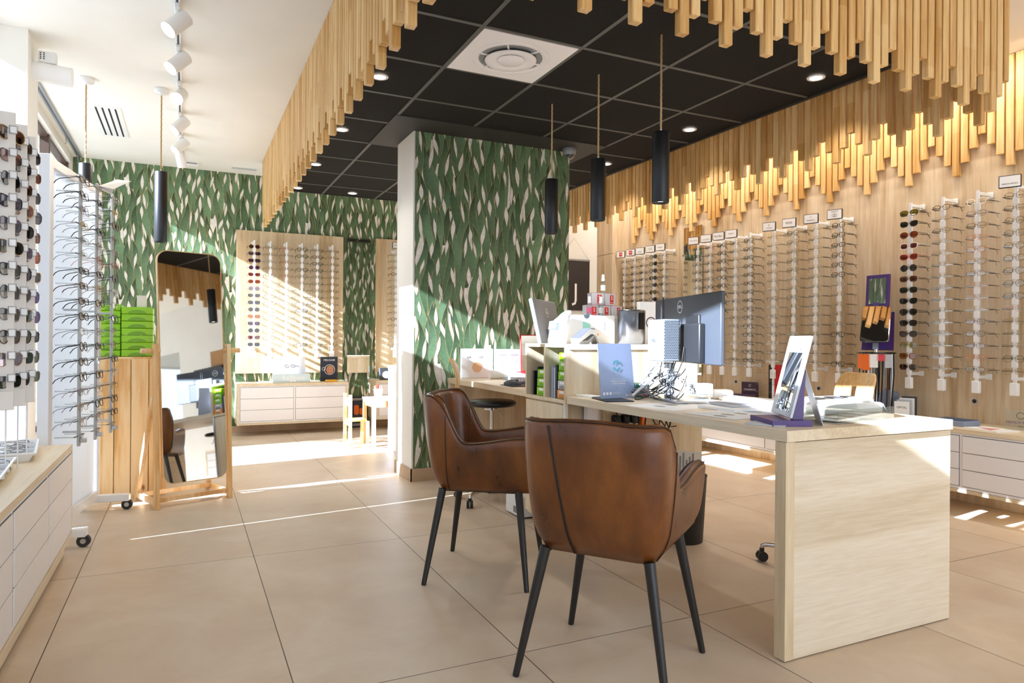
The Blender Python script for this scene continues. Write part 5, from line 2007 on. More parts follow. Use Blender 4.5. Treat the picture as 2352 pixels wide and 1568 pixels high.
# ------------------------------------------------------------------ pine plank counter with lime drawer towers
t = thing('plank_counter', 'counter clad in upright knotty pine planks behind the standing mirror', 'counter', (-.33, 5.7, 0))
W(MB().box(-.52, -.14, 5.47, 5.95, .01, .955).obj('body', M['pine']), t)
W(MB().box(-.54, -.12, 5.45, 5.97, .955, .975).obj('top', M['pine']), t)
for k, (xa, xb) in enumerate(((-.54, -.444), (-.440, -.342), (-.338, -.232), (-.228, -.12))):
    o = MB().rbox(xa, xb, 5.445, 5.468, .0, .962, .003, 1).obj('plank', M['pine'])
    W(o, t)
def big_tower(label, x0, x1, y, n, h=.05):
    t = thing('drawer_tower', label, 'drawers', ((x0 + x1) / 2, y, .976), 0, 'lime drawer towers')
    w = x1 - x0
    for k in range(n):
        o = MB().rbox(-w / 2, w / 2, 0, .26, k * h + .001, (k + 1) * h - .001, .004, 1).obj('drawer', M['green'], t)
        MB().add([(.0 + w * .30 * math.cos(PI * i / 14), -.0006, k * h + .004 + h * .5 * math.sin(PI * i / 14)) for i in range(15)], [list(range(15))]).obj('finger_cut', M['green_dk'], o)
big_tower('right-hand lime green drawer tower on the pine plank counter', -.405, -.21, 5.50, 7)
big_tower('left-hand lime green drawer tower on the pine plank counter', -.535, -.412, 5.53, 8, .046)
t = thing('paper_box', 'small white box on top of the right-hand lime drawer tower', 'box', (-.285, 5.60, .976 + .35))
MB().rbox(-.03, .03, -.04, .04, 0, .085, .002, 1).obj('box', M['paper'], t)
tag(MB().rbox(-.03, .06, -.01, .01, 0, .21, .001, 1).obj('small_board', M['cabwood'], None, (-.165, 5.60, .976)), 'short oak board standing beside the lime drawer towers', 'board')

# ------------------------------------------------------------------ ceiling fittings
t = thing('ceiling_diffuser', 'square white air diffuser set in the black ceiling', 'air diffuser', (1.6877, 3.5929, ZB))
MB().box(-.286, .286, -.286, .286, -.008, 0).obj('plate', M['white_lac'], t)
mb = MB()
mb.lathe([(.225, -.0085), (.215, -.016), (.20, -.012), (.185, -.004)], 48, cap=False)
mb.obj('outer_ring', M['white_lac'], t)
mb = MB()
mb.lathe([(.15, -.020), (.145, -.028), (.11, -.024), (.06, -.012)], 48, cap=False)
mb.obj('middle_cone', M['white_lac'], t)
MB().lathe([(.08, -.020), (.07, -.030), (.0, -.034)], 40).obj('core', M['white_lac'], t)
MB().lathe([(.185, -.0088), (.0, -.0088)], 40, cap=False).obj('dark_gap', M['grey_metal'], t)
mb = MB()
for k in range(6):
    a = PI * k / 3
    mb.tube([(.02 * math.cos(a), .02 * math.sin(a), -.015), (.19 * math.cos(a), .19 * math.sin(a), -.010)], .006, 6)
mb.obj('spider', M['white_lac'], t)

LAMPS = []
def downlight(x, y, z, label):
    t = thing('downlight', label, 'downlight', (x, y, z), 0, 'ceiling downlights')
    MB().lathe([(.036, -.004), (.052, -.005), (.054, -.001), (.054, 0)], 32, cap=False).obj('trim_ring', M['white_lac'], t)
    MB().lathe([(.038, -.0035), (.0, -.0035)], 28, cap=False).obj('lens', M['lamp'], t)
    LAMPS.append(('dl', x, y, z - .02))
for x, y, lab in ((1.08, 4.211, 'nearest of the four downlights beside the long batten screen'), (1.09, 5.411, 'second of the four downlights beside the long batten screen'), (1.09, 6.606, 'third of the four downlights beside the long batten screen'), (1.09, 7.74, 'farthest of the four downlights beside the long batten screen'), (1.684, 7.74, 'single downlight near the leafy back wall left of the pier'), (3.50, 3.02, 'nearest downlight beside the shaded batten row'), (3.50, 4.195, 'second downlight beside the shaded batten row'), (3.50, 5.36, 'third downlight beside the shaded batten row, half behind a pendant')):
    downlight(x, y, ZB - .004, lab)

def pendant(x, y, zt, z0, z1, label, white=False):
    t = thing('pendant_lamp', label, 'pendant lamp', (x, y, zt), 0, 'black tube pendants')
    mb = MB()
    mb.lathe([(.0, z1 - zt), (.044, z1 - zt), (.046, z1 - zt - .004), (.046, z0 - zt + .004), (.044, z0 - zt), (.040, z0 - zt), (.038, z0 - zt + .02)], 40, cap=False)
    mb.obj('tube_shade', M['pendant'], t)
    MB().lathe([(.038, z0 - zt + .014), (.0, z0 - zt + .014)], 28, cap=False).obj('lens', M['lampsoft'], t)
    n = 60
    mb = MB()
    for ph in (0, 2 * PI / 3, 4 * PI / 3):
        mb.tube([(.0028 * math.cos(ph + i * .55), .0028 * math.sin(ph + i * .55), (z1 - zt) * (1 - i / n) - .0 * i) for i in range(n + 1)], .0034, 5)
    mb.obj('rope', M['rope'], t)
    MB().cyl((0, 0, z1 - zt), (0, 0, z1 - zt + .02), .008, .005, 12).obj('grip', M['white_plastic'], t)
    if white:
        MB().lathe([(.052, 0), (.055, -.004), (.052, -.03), (.01, -.034), (.006, -.05), (.0, -.05)], 36).obj('canopy', M['white_plastic'], t)
    LAMPS.append(('pd', x, y, z0 - .01))
pendant(2.283, 2.968, ZB, 1.85, 2.225, 'nearest and largest-looking of the three black tube pendants over the desk')
pendant(2.283, 3.584, ZB, 1.85, 2.225, 'middle of the three black tube pendants over the desk')
pendant(2.283, 4.178, ZB, 1.85, 2.225, 'farthest of the three black tube pendants, in front of the papered pier')
pendant(-.18, 5.98, ZC, 1.85, 2.395, 'black tube pendant on a white canopy above the standing mirror', True)
pendant(-.68, 5.98, ZC, 1.85, 2.40, 'black tube pendant on a white canopy behind the rolling panel', True)

t = thing('dome_camera', 'grey dome camera on the black ceiling at the corner of the pier', 'camera', (2.935, 5.06, ZB - .008))
MB().lathe([(.055, 0), (.06, -.01), (.055, -.045), (.04, -.055)], 32, cap=False).obj('housing', M['mid_grey'], t)
MB().lathe([(.045, -.05), (.042, -.07), (.028, -.09), (.0, -.098)], 32, cap=False).obj('dome', M['clear'], t)
MB().lathe([(.0, -.052), (.028, -.056), (.026, -.07), (.0, -.08)], 20).obj('eye', M['black_plastic'], t)

# track and spots on the white ceiling
t = thing('light_track', 'thin white light track running along the white ceiling', 'light track', (-.055, 6.0, ZC))
MB().rbox(-.017, .017, -2.2, 2.2, -.018, 0, .002, 1).obj('rail', M['white_metal'], t)
MB().box(-.006, .006, -2.19, 2.19, -.0186, -.018).obj('slot', M['dark_grey'], t)
SPOTS = [(4.40, (-.62, -.30, -.72), 'first'), (5.02, (-.62, -.30, -.72), 'second'), (5.72, (-.25, -.80, -.55), 'third'), (6.50, (-.62, -.30, -.72), 'fourth'), (7.20, (-.62, -.30, -.72), 'fifth'), (7.75, (.2, .45, -.87), 'sixth')]
for y, d, w_ in SPOTS:
    t = thing('track_spot', '%s white spotlight along the ceiling track, counted from the viewer' % w_, 'spotlight', (-.055, y, ZC - .018), 0, 'white track spots')
    d = Vector(d).normalized()
    MB().rbox(-.014, .014, -.06, .06, -.024, 0, .003, 1).obj('adapter', M['white_metal'], t)
    MB().cyl((0, 0, -.02), (0, 0, -.06), .009, n=12).obj('stem', M['white_metal'], t)
    c = Vector((0, 0, -.10))
    mb = MB()
    mb.cyl(c - d * .075, c + d * .075, .046, n=32, cap=False)
    mb.cyl(c - d * .075, c - d * .0751, .046, .0, 32, cap=False)
    mb.obj('head', M['white_metal'], t)
    mb = MB()
    mb.cyl(c + d * .066, c + d * .0662, .044, n=32)
    mb.obj('lens', M['lamp'], t)
    LAMPS.append(('sp', -.055 + c.x + d.x * .09, y + d.y * .09, ZC - .018 + c.z + d.z * .09, tuple(d)))

t = thing('air_grille', 'white ceiling grille with four dark slots', 'air grille', (-.62, 7.10, ZC))
MB().box(-.115, .115, -.47, .47, -.008, 0).obj('frame', M['white_metal'], t)
for k in range(4):
    x = -.078 + k * .048
    MB().box(x, x + .014, -.44, .44, -.0086, -.008).obj('slot', M['black_satin'], t)
t = thing('air_grille', 'narrow louvred grille where the white ceiling meets the batten screen', 'air grille', (.61, 8.36, ZC))
MB().box(-.16, .12, -.06, .06, -.008, 0).obj('frame', M['white_metal'], t)
mb = MB()
for k in range(5): mb.box(-.15, .11, -.046 + k * .019, -.040 + k * .019, -.0086, -.008)
mb.obj('louvres', M['mid_grey'], t)
t = thing('emergency_light', 'small white rectangular emergency light on the ceiling near the leafy wall', 'emergency light', (.02, 8.35, ZC))
MB().rbox(-.10, .10, -.05, .05, -.03, 0, .006, 2).obj('case', M['white_plastic'], t)
MB().box(-.085, .085, -.0505, -.0495, -.025, -.010).obj('grey_window', M['mid_grey'], t)
t = thing('curtain_rail', 'grey curtain rail on the ceiling along the shop windows', 'curtain rail', (-1.03, 7.1, ZC))
MB().box(-.022, .022, -1.5, 1.5, -.02, 0).obj('channel', M['grey_metal'], t)
MB().box(-.008, .008, -1.49, 1.49, -.0206, -.02).obj('slot', M['dark_grey'], t)
for y in (.55, 1.35):
    MB().tube([(0, y, -.02), (0, y, -.07), (.008, y, -.085), (0, y, -.10), (-.006, y, -.11)], .004, 6).obj('hook', M['grey_metal'], t)
t = thing('wall_speaker', 'white cylindrical speaker on a bracket high on the white pier', 'speaker', (-.80, 5.34, 2.83))
MB().cyl((-.10, 0, 0), (.115, 0, -.012), .062, n=36).obj('cylinder', M['white_plastic'], t)
MB().rbox(-.07, .03, -.03, .03, .055, .13, .01, 2).obj('bracket', M['white_metal'], t)
mb = MB()
for i in range(4):
    for j in range(2): mb.box(-.06 + j * .018, -.052 + j * .018, -.0312, -.0302, .075 + i * .012, .082 + i * .012)
mb.obj('vent_holes', M['black_satin'], t)
# ------------------------------------------------------------------ things along the back wall
lp3 = leaves('wallpaper', 1.612, 3.0, .1, ZB + .02, 5.172, 23)
lp3.parent = pil
lp3.rotation_euler = (0, 0, PI)
lp3.location = (4.612, 10.795, 0)
t = thing('wall_mirror', 'tall frameless mirror on the leafy back wall between the two oak boards', 'mirror', (1.97, YB - .01, 1.52))
MB().box(-.142, .142, -.010, -.004, -.84, .84).obj('mirror', M['mirror'], t)
for x in (-.12, .12):
    for z in (-.845, .845): MB().box(x - .012, x + .012, -.014, -.002, z - .012, z + .012).obj('clip', M['chrome'], t)
t = thing('wall_mirror', 'tall frameless mirror on the oak wall behind the rods', 'mirror', (XR - .006, 5.87, 1.55))
MB().box(-.010, -.004, -.15, .15, -.80, .80).obj('mirror', M['mirror'], t)
for y in (-.15, .15):
    MB().cyl((-.02, y, .50), (-.004, y, .50), .012, n=12).obj('clip', M['chrome'], t)
t = thing('display_box', 'pale blue cardboard display of children\'s frames on the back drawer unit', 'display', (1.12, 8.38, .592))
MB().rbox(-.20, .21, -.08, .08, 0, .10, .003, 1).obj('tray', plain('pale_blue_card', 'cfdfe2', .5), t)
mb = MB()
mb.prism([(-.20, .09), (.175, .09), (.165, .30), (-.19, .30)], .06, .064, 'y')
mb.obj('back_card', plain('pale_grey_card', 'e6e6ea', .5), t)
text('lettering', 'kaliboo', .085, M['paper'], t, (.02, -.0806, .055), FRONT)
mb = MB()
for s in (-1, 1):
    mb.tube([(s * .035 + .02 * math.cos(2 * PI * i / 16) - .01, .059, .19 + .018 * math.sin(2 * PI * i / 16)) for i in range(16)], .002, 5, closed=True)
mb.tube([(.045, .059, .195), (.10, .059, .185)], .002, 5)
mb.obj('print', M['ink'], t)
mb = MB()
for x, c in ((-.005, 0), (.03, 1)):
    mb.rbox(x - .012, x + .012, -.0816, -.0808, .008, .032, .004, 1)
mb.obj('bottle_pictures', M['paper'], t)
glasses('red eyeglasses lying in the pale blue display box', (1.03, 8.37, .592 + .115), R(4), 'round', 'thin', 'red', None, None, small=True, rx=R(-20))
t = thing('showcard', 'dark navy card of a child in a white drawn helmet on the back drawer unit', 'sign', (1.575, 8.46, .592))
MB().prism([(-.105, 0), (.10, 0), (.10, .295), (-.105, .295)], .0, .006, 'y').obj('card', M['navy'], t)
text('lettering', 'MELIGABI', .032, M['paper'], t, (0, -.0006, .255), FRONT)
mb = MB()
ring(mb, (.005, -.0008, .14), .062, .005, 'y', 40)
ring(mb, (-.065, -.0009, .15), .02, .004, 'y', 24)
mb.obj('drawn_helmet', M['paper'], t)
skin = plain('printed_skin', 'c98768', .6)
MB().prism([(.008 + .042 * math.cos(2 * PI * i / 26), .135 + .048 * math.sin(2 * PI * i / 26)) for i in range(26)], -.0009, -.0003, 'y').obj('printed_face', skin, t)
MB().prism([(.010 + .044 * math.cos(R(a)), .142 + .046 * math.sin(R(a))) for a in range(10, 175, 11)], -.0014, -.0008, 'y').obj('printed_hair', M['cardboard'], t)
mb = MB()
for x in (-.008, .022): mb.box(x - .006, x + .006, -.0016, -.001, .138, .143)
mb.box(-.002, .016, -.0016, -.001, .108, .112)
mb.obj('printed_features', M['ink'], t)
t = thing('spectacle_case', 'yellow and grey spectacle case lying in front of the navy card', 'case', (1.58, 8.34, .592))
MB().rbox(-.072, .072, -.025, .025, 0, .026, .012, 3).obj('yellow_half', plain('yellow_plastic', 'f0b429', .35), t)
MB().rbox(-.074, .074, -.01, .027, 0, .008, .003, 1).obj('grey_base', M['mid_grey'], t)
t = thing('gift_bag', 'small black and white bag on the unit below the narrow back board', 'bag', (2.25, 8.38, .60))
mb = MB()
mb.prism([(-.07, 0), (.07, 0), (.08, .15), (-.08, .15)], -.035, .035, 'y')
mb.obj('bag', M['dark_grey'], t)
MB().prism([(.0 + .05 * math.cos(2 * PI * i / 24), .065 + .045 * math.sin(2 * PI * i / 24)) for i in range(24)], -.0364, -.0352, 'y').obj('round_label', M['paper'], t)
t = thing('floor_poster', 'dark framed poster with orange figures standing on the floor by the back drawer unit', 'poster', (1.945, 8.56, 0), 0, None, (R(-4), 0, 0))
MB().rbox(-.10, .10, 0, .012, 0, .385, .002, 1).obj('panel', M['navy'], t)
mb = MB()
for z, w_ in ((.36, .075), (.345, .085), (.085, .08), (.045, .055), (.03, .06)): mb.box(-w_, w_, -.0008, 0, z - .003, z + .003)
mb.obj('text_lines', M['paper'], t)
mb = MB()
mb.prism(rrect(.03, .06, .02, 4), -.0012, -.0004, 'y')
e = mb.obj('orange_shape', M['orange2'], t, (-.01, 0, .22))
MB().prism(rrect(.022, .04, .015, 4), -.0012, -.0004, 'y').obj('orange_shape', M['orange2'], t, (.05, 0, .20))
t = thing('leaflet_rack', 'narrow black rack of coloured leaflets on the leafy wall beside the mirror stand', 'rack', (.325, YB - .01, 1.39))
MB().box(-.05, .05, -.02, -.0, 0, .49).obj('back_panel', M['black_satin'], t)
for z, h, c in ((.375, .10, 'c33a3a'), (.265, .085, 'e7d9c0'), (.19, .065, 'b05ab0')):
    MB().box(-.045, .045, -.024, -.0205, z, z + h).obj('leaflet', plain('print_' + c, c, .5), t)
tag(MB().box(-.06, .06, -.03, -.004, 0, .55).obj('wall_strip', M['cabwood'], None, (.325, YB - .004, .82)), 'pale oak strip on the leafy wall below the leaflet rack', 'board')

# pale cabinet behind the pier
t = thing('back_counter', 'white sided counter with an oak top, half hidden behind the pier', 'counter', (2.5, 6.7, 0))
W(MB().box(1.88, 3.15, 6.53, 6.84, .02, .815).obj('body', M['deskv']), t)
W(MB().box(1.868, 1.88, 6.525, 6.85, .0, .815).obj('end_panel', M['white_lac']), t)
W(MB().box(1.86, 3.17, 6.52, 6.855, .815, .845).obj('top', M['cabwood']), t)
for k in range(2): W(MB().rbox(1.90 + .6 * k, 2.47 + .6 * k, 6.515, 6.53, .06, .80, .002, 1).obj('door', M['light_grey']), t)

# children's table and chair
t = thing('play_table', 'small white topped pine children\'s table', 'table', (1.97, 7.10, 0))
MB().rbox(-.26, .26, -.22, .22, .475, .49, .003, 1).obj('tabletop', M['white_lac'], t)
mb = MB()
mb.box(-.24, .24, -.20, -.18, .41, .475); mb.box(-.24, .24, .18, .20, .41, .475)
mb.box(-.24, -.22, -.18, .18, .41, .475); mb.box(.22, .24, -.18, .18, .41, .475)
mb.obj('apron', M['pinebar'], t)
for x in (-.235, .235):
    for y in (-.195, .195): MB().box(x - .018, x + .018, y - .018, y + .018, 0, .475).obj('leg', M['pinebar'], t)
t = thing('play_chair', 'small pine children\'s chair drawn up to the white topped table', 'chair', (1.62, 7.12, 0))
MB().rbox(-.10, .07, -.12, .12, .265, .28, .003, 1).obj('seat', M['pinebar'], t)
for y in (-.125, .125):
    MB().box(-.12, -.088, y - .014, y + .014, 0, .54).obj('leg', M['pinebar'], t)
    MB().box(.06, .09, y - .014, y + .014, 0, .265).obj('leg', M['pinebar'], t)
MB().box(-.112, -.096, -.111, .111, .42, .50).obj('back_slat', M['pinebar'], t)
MB().box(-.112, -.096, -.111, .111, .22, .265).obj('back_rail', M['pinebar'], t)
t = thing('pencil_pot', 'white patterned pot of pencils on the children\'s table', 'pot', (1.80, 6.99, .49))
MB().lathe([(.032, 0), (.048, .10), (.050, .102), (.046, .102), (.032, .012), (.0, .012)], 28).obj('pot', M['white_plastic'], t)
for k in range(7):
    a = k * .9
    MB().cyl((.01 * math.cos(a), .01 * math.sin(a), .02), (.04 * math.cos(a), .04 * math.sin(a), .13 + .01 * (k % 3)), .004, n=6).obj('pencil', (M['paper'], M['cardboard'], M['red'])[k % 3], t)

# tall oak cupboard at the far end of the oak wall, white wall end with a hung poster
t = thing('tall_cupboard', 'tall oak cupboard at the far end of the oak wall', 'cupboard', (4.85, 7.23, 0))
W(MB().box(4.725, 5.1, 7.062, 7.40, 0, ZC - .004).obj('carcass', M['oakwall']), t)
W(MB().box(4.713, 4.725, 7.064, 7.398, .02, 2.17).obj('door', M['oakwall']), t)
W(MB().box(4.713, 4.725, 7.064, 7.398, 2.18, ZC - .006).obj('top_door', M['oakwall']), t)
t = thing('hung_poster', 'dark poster hung by cords on the white wall end', 'poster', (4.37, 7.40, 1.58))
MB().box(-.24, .22, -.012, -.004, -.10, .525).obj('panel', plain('umber_print', '2f2825', .5), t)
MB().box(-.245, .225, -.016, -.001, .52, .54).obj('top_bar', M['grey_metal'], t)
MB().tube([(.21, -.006, .54), (.0, -.004, .80), (-.21, -.006, .54)], .002, 5).obj('cord', M['cable_grey'], t)
text('lettering', 'J', .30, M['paper'], t, (.02, -.0135, .12), FRONT)

# ------------------------------------------------------------------ things on the unit along the oak wall
ZR = .562
t = thing('mirror_stack', 'two tilted try-on mirrors, one purple framed above one silver, on a chrome post', 'mirror', (4.74, 3.52, ZR), R(-62))
MB().lathe([(.11, 0), (.11, .008), (.02, .014), (.0, .014)], 36).obj('foot', M['chrome'], t)
MB().cyl((0, 0, .012), (0, 0, .56), .013, n=16).obj('post', M['chrome'], t)
MB().lathe([(.0, .468), (.135, .468), (.135, .478), (.0, .478)], 40, cap=False).obj('glass_shelf', M['screen'], t)
c = bpy.data.objects.new('silver_mirror', MB().prism(rrect(.098, .150, .022, 6), -.006, .006, 'y').mesh('silver_mirror', M['chrome']))
COL.objects.link(c); c.parent = t; c.location = (0, -.035, .69); c.rotation_euler = (R(-24), 0, 0)
MB().prism(rrect(.092, .144, .018, 6), -.0075, -.006, 'y').obj('mirror', M['mirror'], c)
MB().box(-.02, .02, -.03, .0, .50, .56).obj('bracket', M['chrome'], t)
c = bpy.data.objects.new('purple_support', MB().prism([(-.11, .0), (.11, .0), (.105, .30), (-.105, .30)], .02, .035, 'y').mesh('purple_support', M['purple']))
COL.objects.link(c); c.parent = t; c.location = (0, .03, .50); c.rotation_euler = (R(-14), 0, 0)
c = bpy.data.objects.new('purple_mirror', MB().rbox(-.095, .095, -.008, .010, -.125, .125, .002, 1).mesh('purple_mirror', M['purple']))
COL.objects.link(c); c.parent = t; c.location = (0, .06, .945); c.rotation_euler = (R(-3), 0, R(-26))
MB().box(-.070, .070, -.0092, -.008, -.098, .098).obj('mirror', M['mirror'], c)
MB().box(-.03, .03, .04, .07, .76, .86).obj('purple_neck', M['purple'], t)
q = random.Random(9)
for k in range(14):
    a = -2.6 + k * .38
    x, y = .118 * math.cos(a), .118 * math.sin(a)
    col = (M['cable_black'], plain('brown_cord_%d' % k, '4a2c22', .5), M['alu'], M['cable_black'])[k % 4]
    MB().tube([(x, y, .468), (x * 1.02, y * 1.02, .30), (x * .9, y * .95, .03), (x * .86 + .01, y * .9, .30), (x * .9 + .012, y * .94, .46)], .0045 if k % 4 != 2 else .007, 6).obj('cord', col, t)
for k, (a, m_, h) in enumerate(((-2.35, M['orange2'], .11), (-1.95, M['orange2'], .12), (-1.55, M['paper'], .10), (-1.15, M['red'], .05), (-.75, M['light_grey'], .10))):
    o = MB().rbox(-.03, .03, -.004, .0, -h, 0, .001, 1).obj('hang_tag', m_, t, (.128 * math.cos(a), .128 * math.sin(a), .464), (0, 0, a + PI / 2))
t = thing('leaflet_box', 'small stand of grey leaflets marked OPTAL on the wall unit', 'leaflets', (4.78, 3.33, ZR), R(-68))
for k in range(4):
    MB().box(-.05 + .012 * k, .05 + .012 * k, -.03 + .02 * k, -.027 + .02 * k, 0, .12 + .012 * k).obj('leaflet', (M['paper'], M['light_grey'], M['paper'], M['dark_grey'])[k], t)
text('lettering', 'OPTAL', .022, M['ink'], t, (0, -.0306, .075), FRONT)
MB().box(-.06, .09, -.05, .06, 0, .012).obj('holder', M['clear'], t)
t = thing('shopping_bag', 'grey folded bag beside the mirror stack on the wall unit', 'bag', (4.86, 3.50, ZR), R(-70))
mb = MB()
mb.prism([(-.08, 0), (.09, 0), (.06, .17), (-.02, .20), (-.06, .16)], -.02, .03, 'y')
mb.obj('bag', M['blueink'], t)
t = thing('lens_rack', 'blue-grey ridged tray on the wall unit beyond the desk end', 'tray', (4.70, 2.90, ZR), R(0))
MB().rbox(-.085, .085, -.115, .115, 0, .036, .003, 1).obj('tray', M['blueink'], t)
mb = MB()
for k in range(12): mb.cyl((-.08, -.10 + k * .018, .036), (.08, -.10 + k * .018, .036), .005, n=8)
mb.obj('ridges', plain('slate_ridges', '4c5a72', .5), t)
t = thing('leaflet', 'white leaflet with a red triangle print on the wall unit', 'leaflet', (4.63, 2.63, ZR), R(-12))
MB().box(-.09, .09, -.12, .12, 0, .008).obj('paper', M['paper'], t)
MB().add([(-.07, -.06, .0085), (.05, -.02, .0085), (-.02, .08, .0085)], [(0, 1, 2)]).obj('print', plain('pale_red_print', 'd98a85', .5), t)
t = thing('acrylic_plaque', 'clear acrylic plaque lettered FRENCH RETRO on the wall unit', 'sign', (4.80, 2.55, ZR), R(-60))
MB().rbox(-.08, .08, 0, .018, 0, .13, .002, 1).obj('plaque', M['clear'], t)
text('lettering', 'FRENCH RETRO', .021, M['purple'], t, (0, -.0006, .048), FRONT)
text('lettering', 'PARIS', .012, M['ink'], t, (.0, -.0006, .024), FRONT)
mb = MB()
ring(mb, (0, -.0007, .092), .022, .003, 'y', 28)
mb.obj('emblem', M['ink'], t)
t = thing('brand_plaque', 'dark plum plaque with white lettering on a plum block, on the wall unit', 'sign', (4.80, 4.92, ZR), R(-64))
MB().rbox(-.13, .10, -.03, .05, 0, .05, .002, 1).obj('block', M['aubergine'], t)
MB().rbox(-.06, .10, .05, .06, 0, .165, .001, 1).obj('plate', M['aubergine'], t)
text('lettering', 'C', .034, M['paper'], t, (.02, .0494, .130), FRONT)
text('lettering', 'CHARRIOL', .024, M['paper'], t, (.02, .0494, .092), FRONT)
t = thing('frame_tower', 'black and red upright glasses display on the wall unit', 'display', (4.84, 4.60, ZR), R(-64))
MB().box(-.06, -.03, .0, .02, 0, .34).obj('black_strip', M['black_satin'], t)
MB().box(-.03, -.008, .0, .02, 0, .34).obj('white_strip', M['paper'], t)
MB().box(-.008, .10, .0, .02, 0, .34).obj('red_panel', M['red'], t)
for k in range(3): MB().box(-.16, .08, -.05, 0, .06 + k * .10, .063 + k * .10).obj('glass_shelf', M['clear'], t)
for k in range(3):
    glasses('clear rimless eyeglasses on the %s shelf of the red display' % ('lowest', 'middle', 'top')[k], (4.75, 4.66, ZR + .085 + .10 * k), R(-64), 'oval', 'rimless', 'gold', None, 'eyeglasses on the red display', small=True)
t = thing('name_card', 'flat red and white card reading CARRERA lying on the wall unit', 'sign', (4.66, 4.72, ZR), R(-64))
mb = MB()
mb.prism([(-.06, .0), (.05, .0), (.05, .035), (-.03, .022)], -.13, .13, 'x')
mb.obj('wedge', M['paper'], t)
MB().add([(-.07, -.0615, .004), (.05, -.0615, .004), (.05, -.031, .0228), (-.07, -.031, .0228)], [(0, 1, 2, 3)]).obj('red_field', M['red'], t)
text('lettering', 'CARRERA', .020, M['paper'], t, (-.01, -.0470, .0142), (R(33), 0, 0))
tag(MB().rbox(-.12, .12, -.09, .09, 0, .03, .004, 1).obj('grey_case', M['light_grey'], None, (4.73, 5.35, ZR), (0, 0, R(-70))), 'flat grey case on the wall unit beyond the plum plaque', 'case')
for k, (y, lab) in enumerate(((2.932, 'round cable hole in the oak wall below the rods right of the sunglasses rod'), (4.235, 'round cable hole in the oak wall left of the mirror stack'), (5.226, 'round cable hole in the oak wall above the plum plaque'))):
    t = thing('cable_hole', lab, 'cable hole', (XR, y, .71))
    MB().cyl((-.004, 0, 0), (.0, 0, 0), .022, n=20).obj('ring', M['alu'], t)
    MB().cyl((-.005, 0, 0), (-.004, 0, 0), .015, n=18).obj('hole', M['black_satin'], t)
# ------------------------------------------------------------------ white wall by the entrance (seen in the standing mirror)
t = thing('server_cabinet', 'black wall cabinet with a glass door and loose white cables, by the entrance', 'cabinet', (4.76, .35, 1.55))
MB().rbox(-.19, .20, -.30, .30, -.30, .30, .004, 1).obj('body', M['black_satin'], t)
MB().box(-.194, -.191, -.25, .25, -.25, .25).obj('glass_door', M['screen'], t)
for k in range(6):
    MB().tube([(-.197, -.1 + .03 * k, .2), (-.21, -.05 + .02 * k, .08), (-.205, -.12 + .05 * k, -.06), (-.197, -.02 + .02 * k, -.2)], .004, 6).obj('cable', M['white_plastic'], t)
t = thing('cardboard_box', 'brown cardboard box on top of the black wall cabinet', 'box', (4.80, .45, 1.85))
MB().rbox(-.13, .14, -.13, .13, 0, .26, .003, 1).obj('box', M['cardboard'], t)
struct(MB().box(XR - .004, XR - .001, -1.9, -.7, .5, 2.3).obj('window_9', M['glass']))
# ------------------------------------------------------------------ planting outside the shop windows
def palm(loc, n, seed, lab):
    q = random.Random(seed)
    t = thing('garden_palm', lab, 'palm', loc)
    MB().cyl((0, 0, -.02), (0, 0, 1.5), .09, .07, 14).obj('trunk', M['cardboard'], t)
    mb = MB()
    for k in range(n):
        a = q.uniform(0, 2 * PI)
        L = q.uniform(.9, 1.35)
        rise = q.uniform(.25, .9)
        pts = []
        for i in range(12):
            u = i / 11
            pts.append(Vector((math.cos(a) * L * u, math.sin(a) * L * u, 1.5 + rise * math.sin(PI * .62 * u) - .25 * u * u)))
        mb.tube(pts, [.008 * (1 - .7 * i / 11) for i in range(12)], 5)
        side = Vector((-math.sin(a), math.cos(a), 0))
        for i in range(2, 12):
            for h in (0, .5):
                u = min(1, (i + h) / 11)
                j = min(10, int(u * 11))
                p = pts[j].lerp(pts[j + 1], u * 11 - j)
                for s in (-1, 1):
                    tip = p + side * (s * .26 * math.sin(PI * min(.95, u + .05)) + .0) + Vector((math.cos(a) * .10, math.sin(a) * .10, -.10 - q.uniform(0, .08)))
                    w = Vector((math.cos(a), math.sin(a), .2)) * .011
                    mb.add([p - w, p + w, tip], [(0, 1, 2)])
    mb.obj('fronds', M['leaftree'], t)
palm((-2.15, 8.15, 0.0), 18, 3, 'feathery palm outside the farthest shop window')
palm((-2.6, 7.35, .25), 12, 6, 'feathery palm outside the middle of the rear shop window')
struct(MB().box(-9, -1.32, -6, 12, -.12, -.02).obj('ground_outside', plain('pale_paving', 'b9b4aa', .8)))
# ------------------------------------------------------------------ light and camera
w = bpy.data.worlds.new('World')
SC.world = w
w.use_nodes = True
N, L = w.node_tree.nodes, w.node_tree.links
bg = N['Background']
tc = N.new('ShaderNodeTexCoord')
sp = N.new('ShaderNodeSeparateXYZ')
L.new(tc.outputs['Generated'], sp.inputs[0])
mr = N.new('ShaderNodeMapRange')
mr.inputs['From Min'].default_value = -.1
mr.inputs['From Max'].default_value = .6
L.new(sp.outputs[2], mr.inputs['Value'])
rp = ramp(N, [(0, 'd8d6cf'), (.3, 'f4f6f8'), (1, 'cfe2f6')])
L.new(mr.outputs[0], rp.inputs['Fac'])
L.new(rp.outputs[0], bg.inputs['Color'])
bg.inputs['Strength'].default_value = 1.6

def lamp(kind, name, loc, rot=(0, 0, 0), e=10., col='ffffff', **k):
    d = bpy.data.lights.new(name, kind)
    d.energy = e
    d.color = lin(col)[:3]
    for a, v in k.items():
        setattr(d, a, v)
    return link(name, d, None, loc, rot)
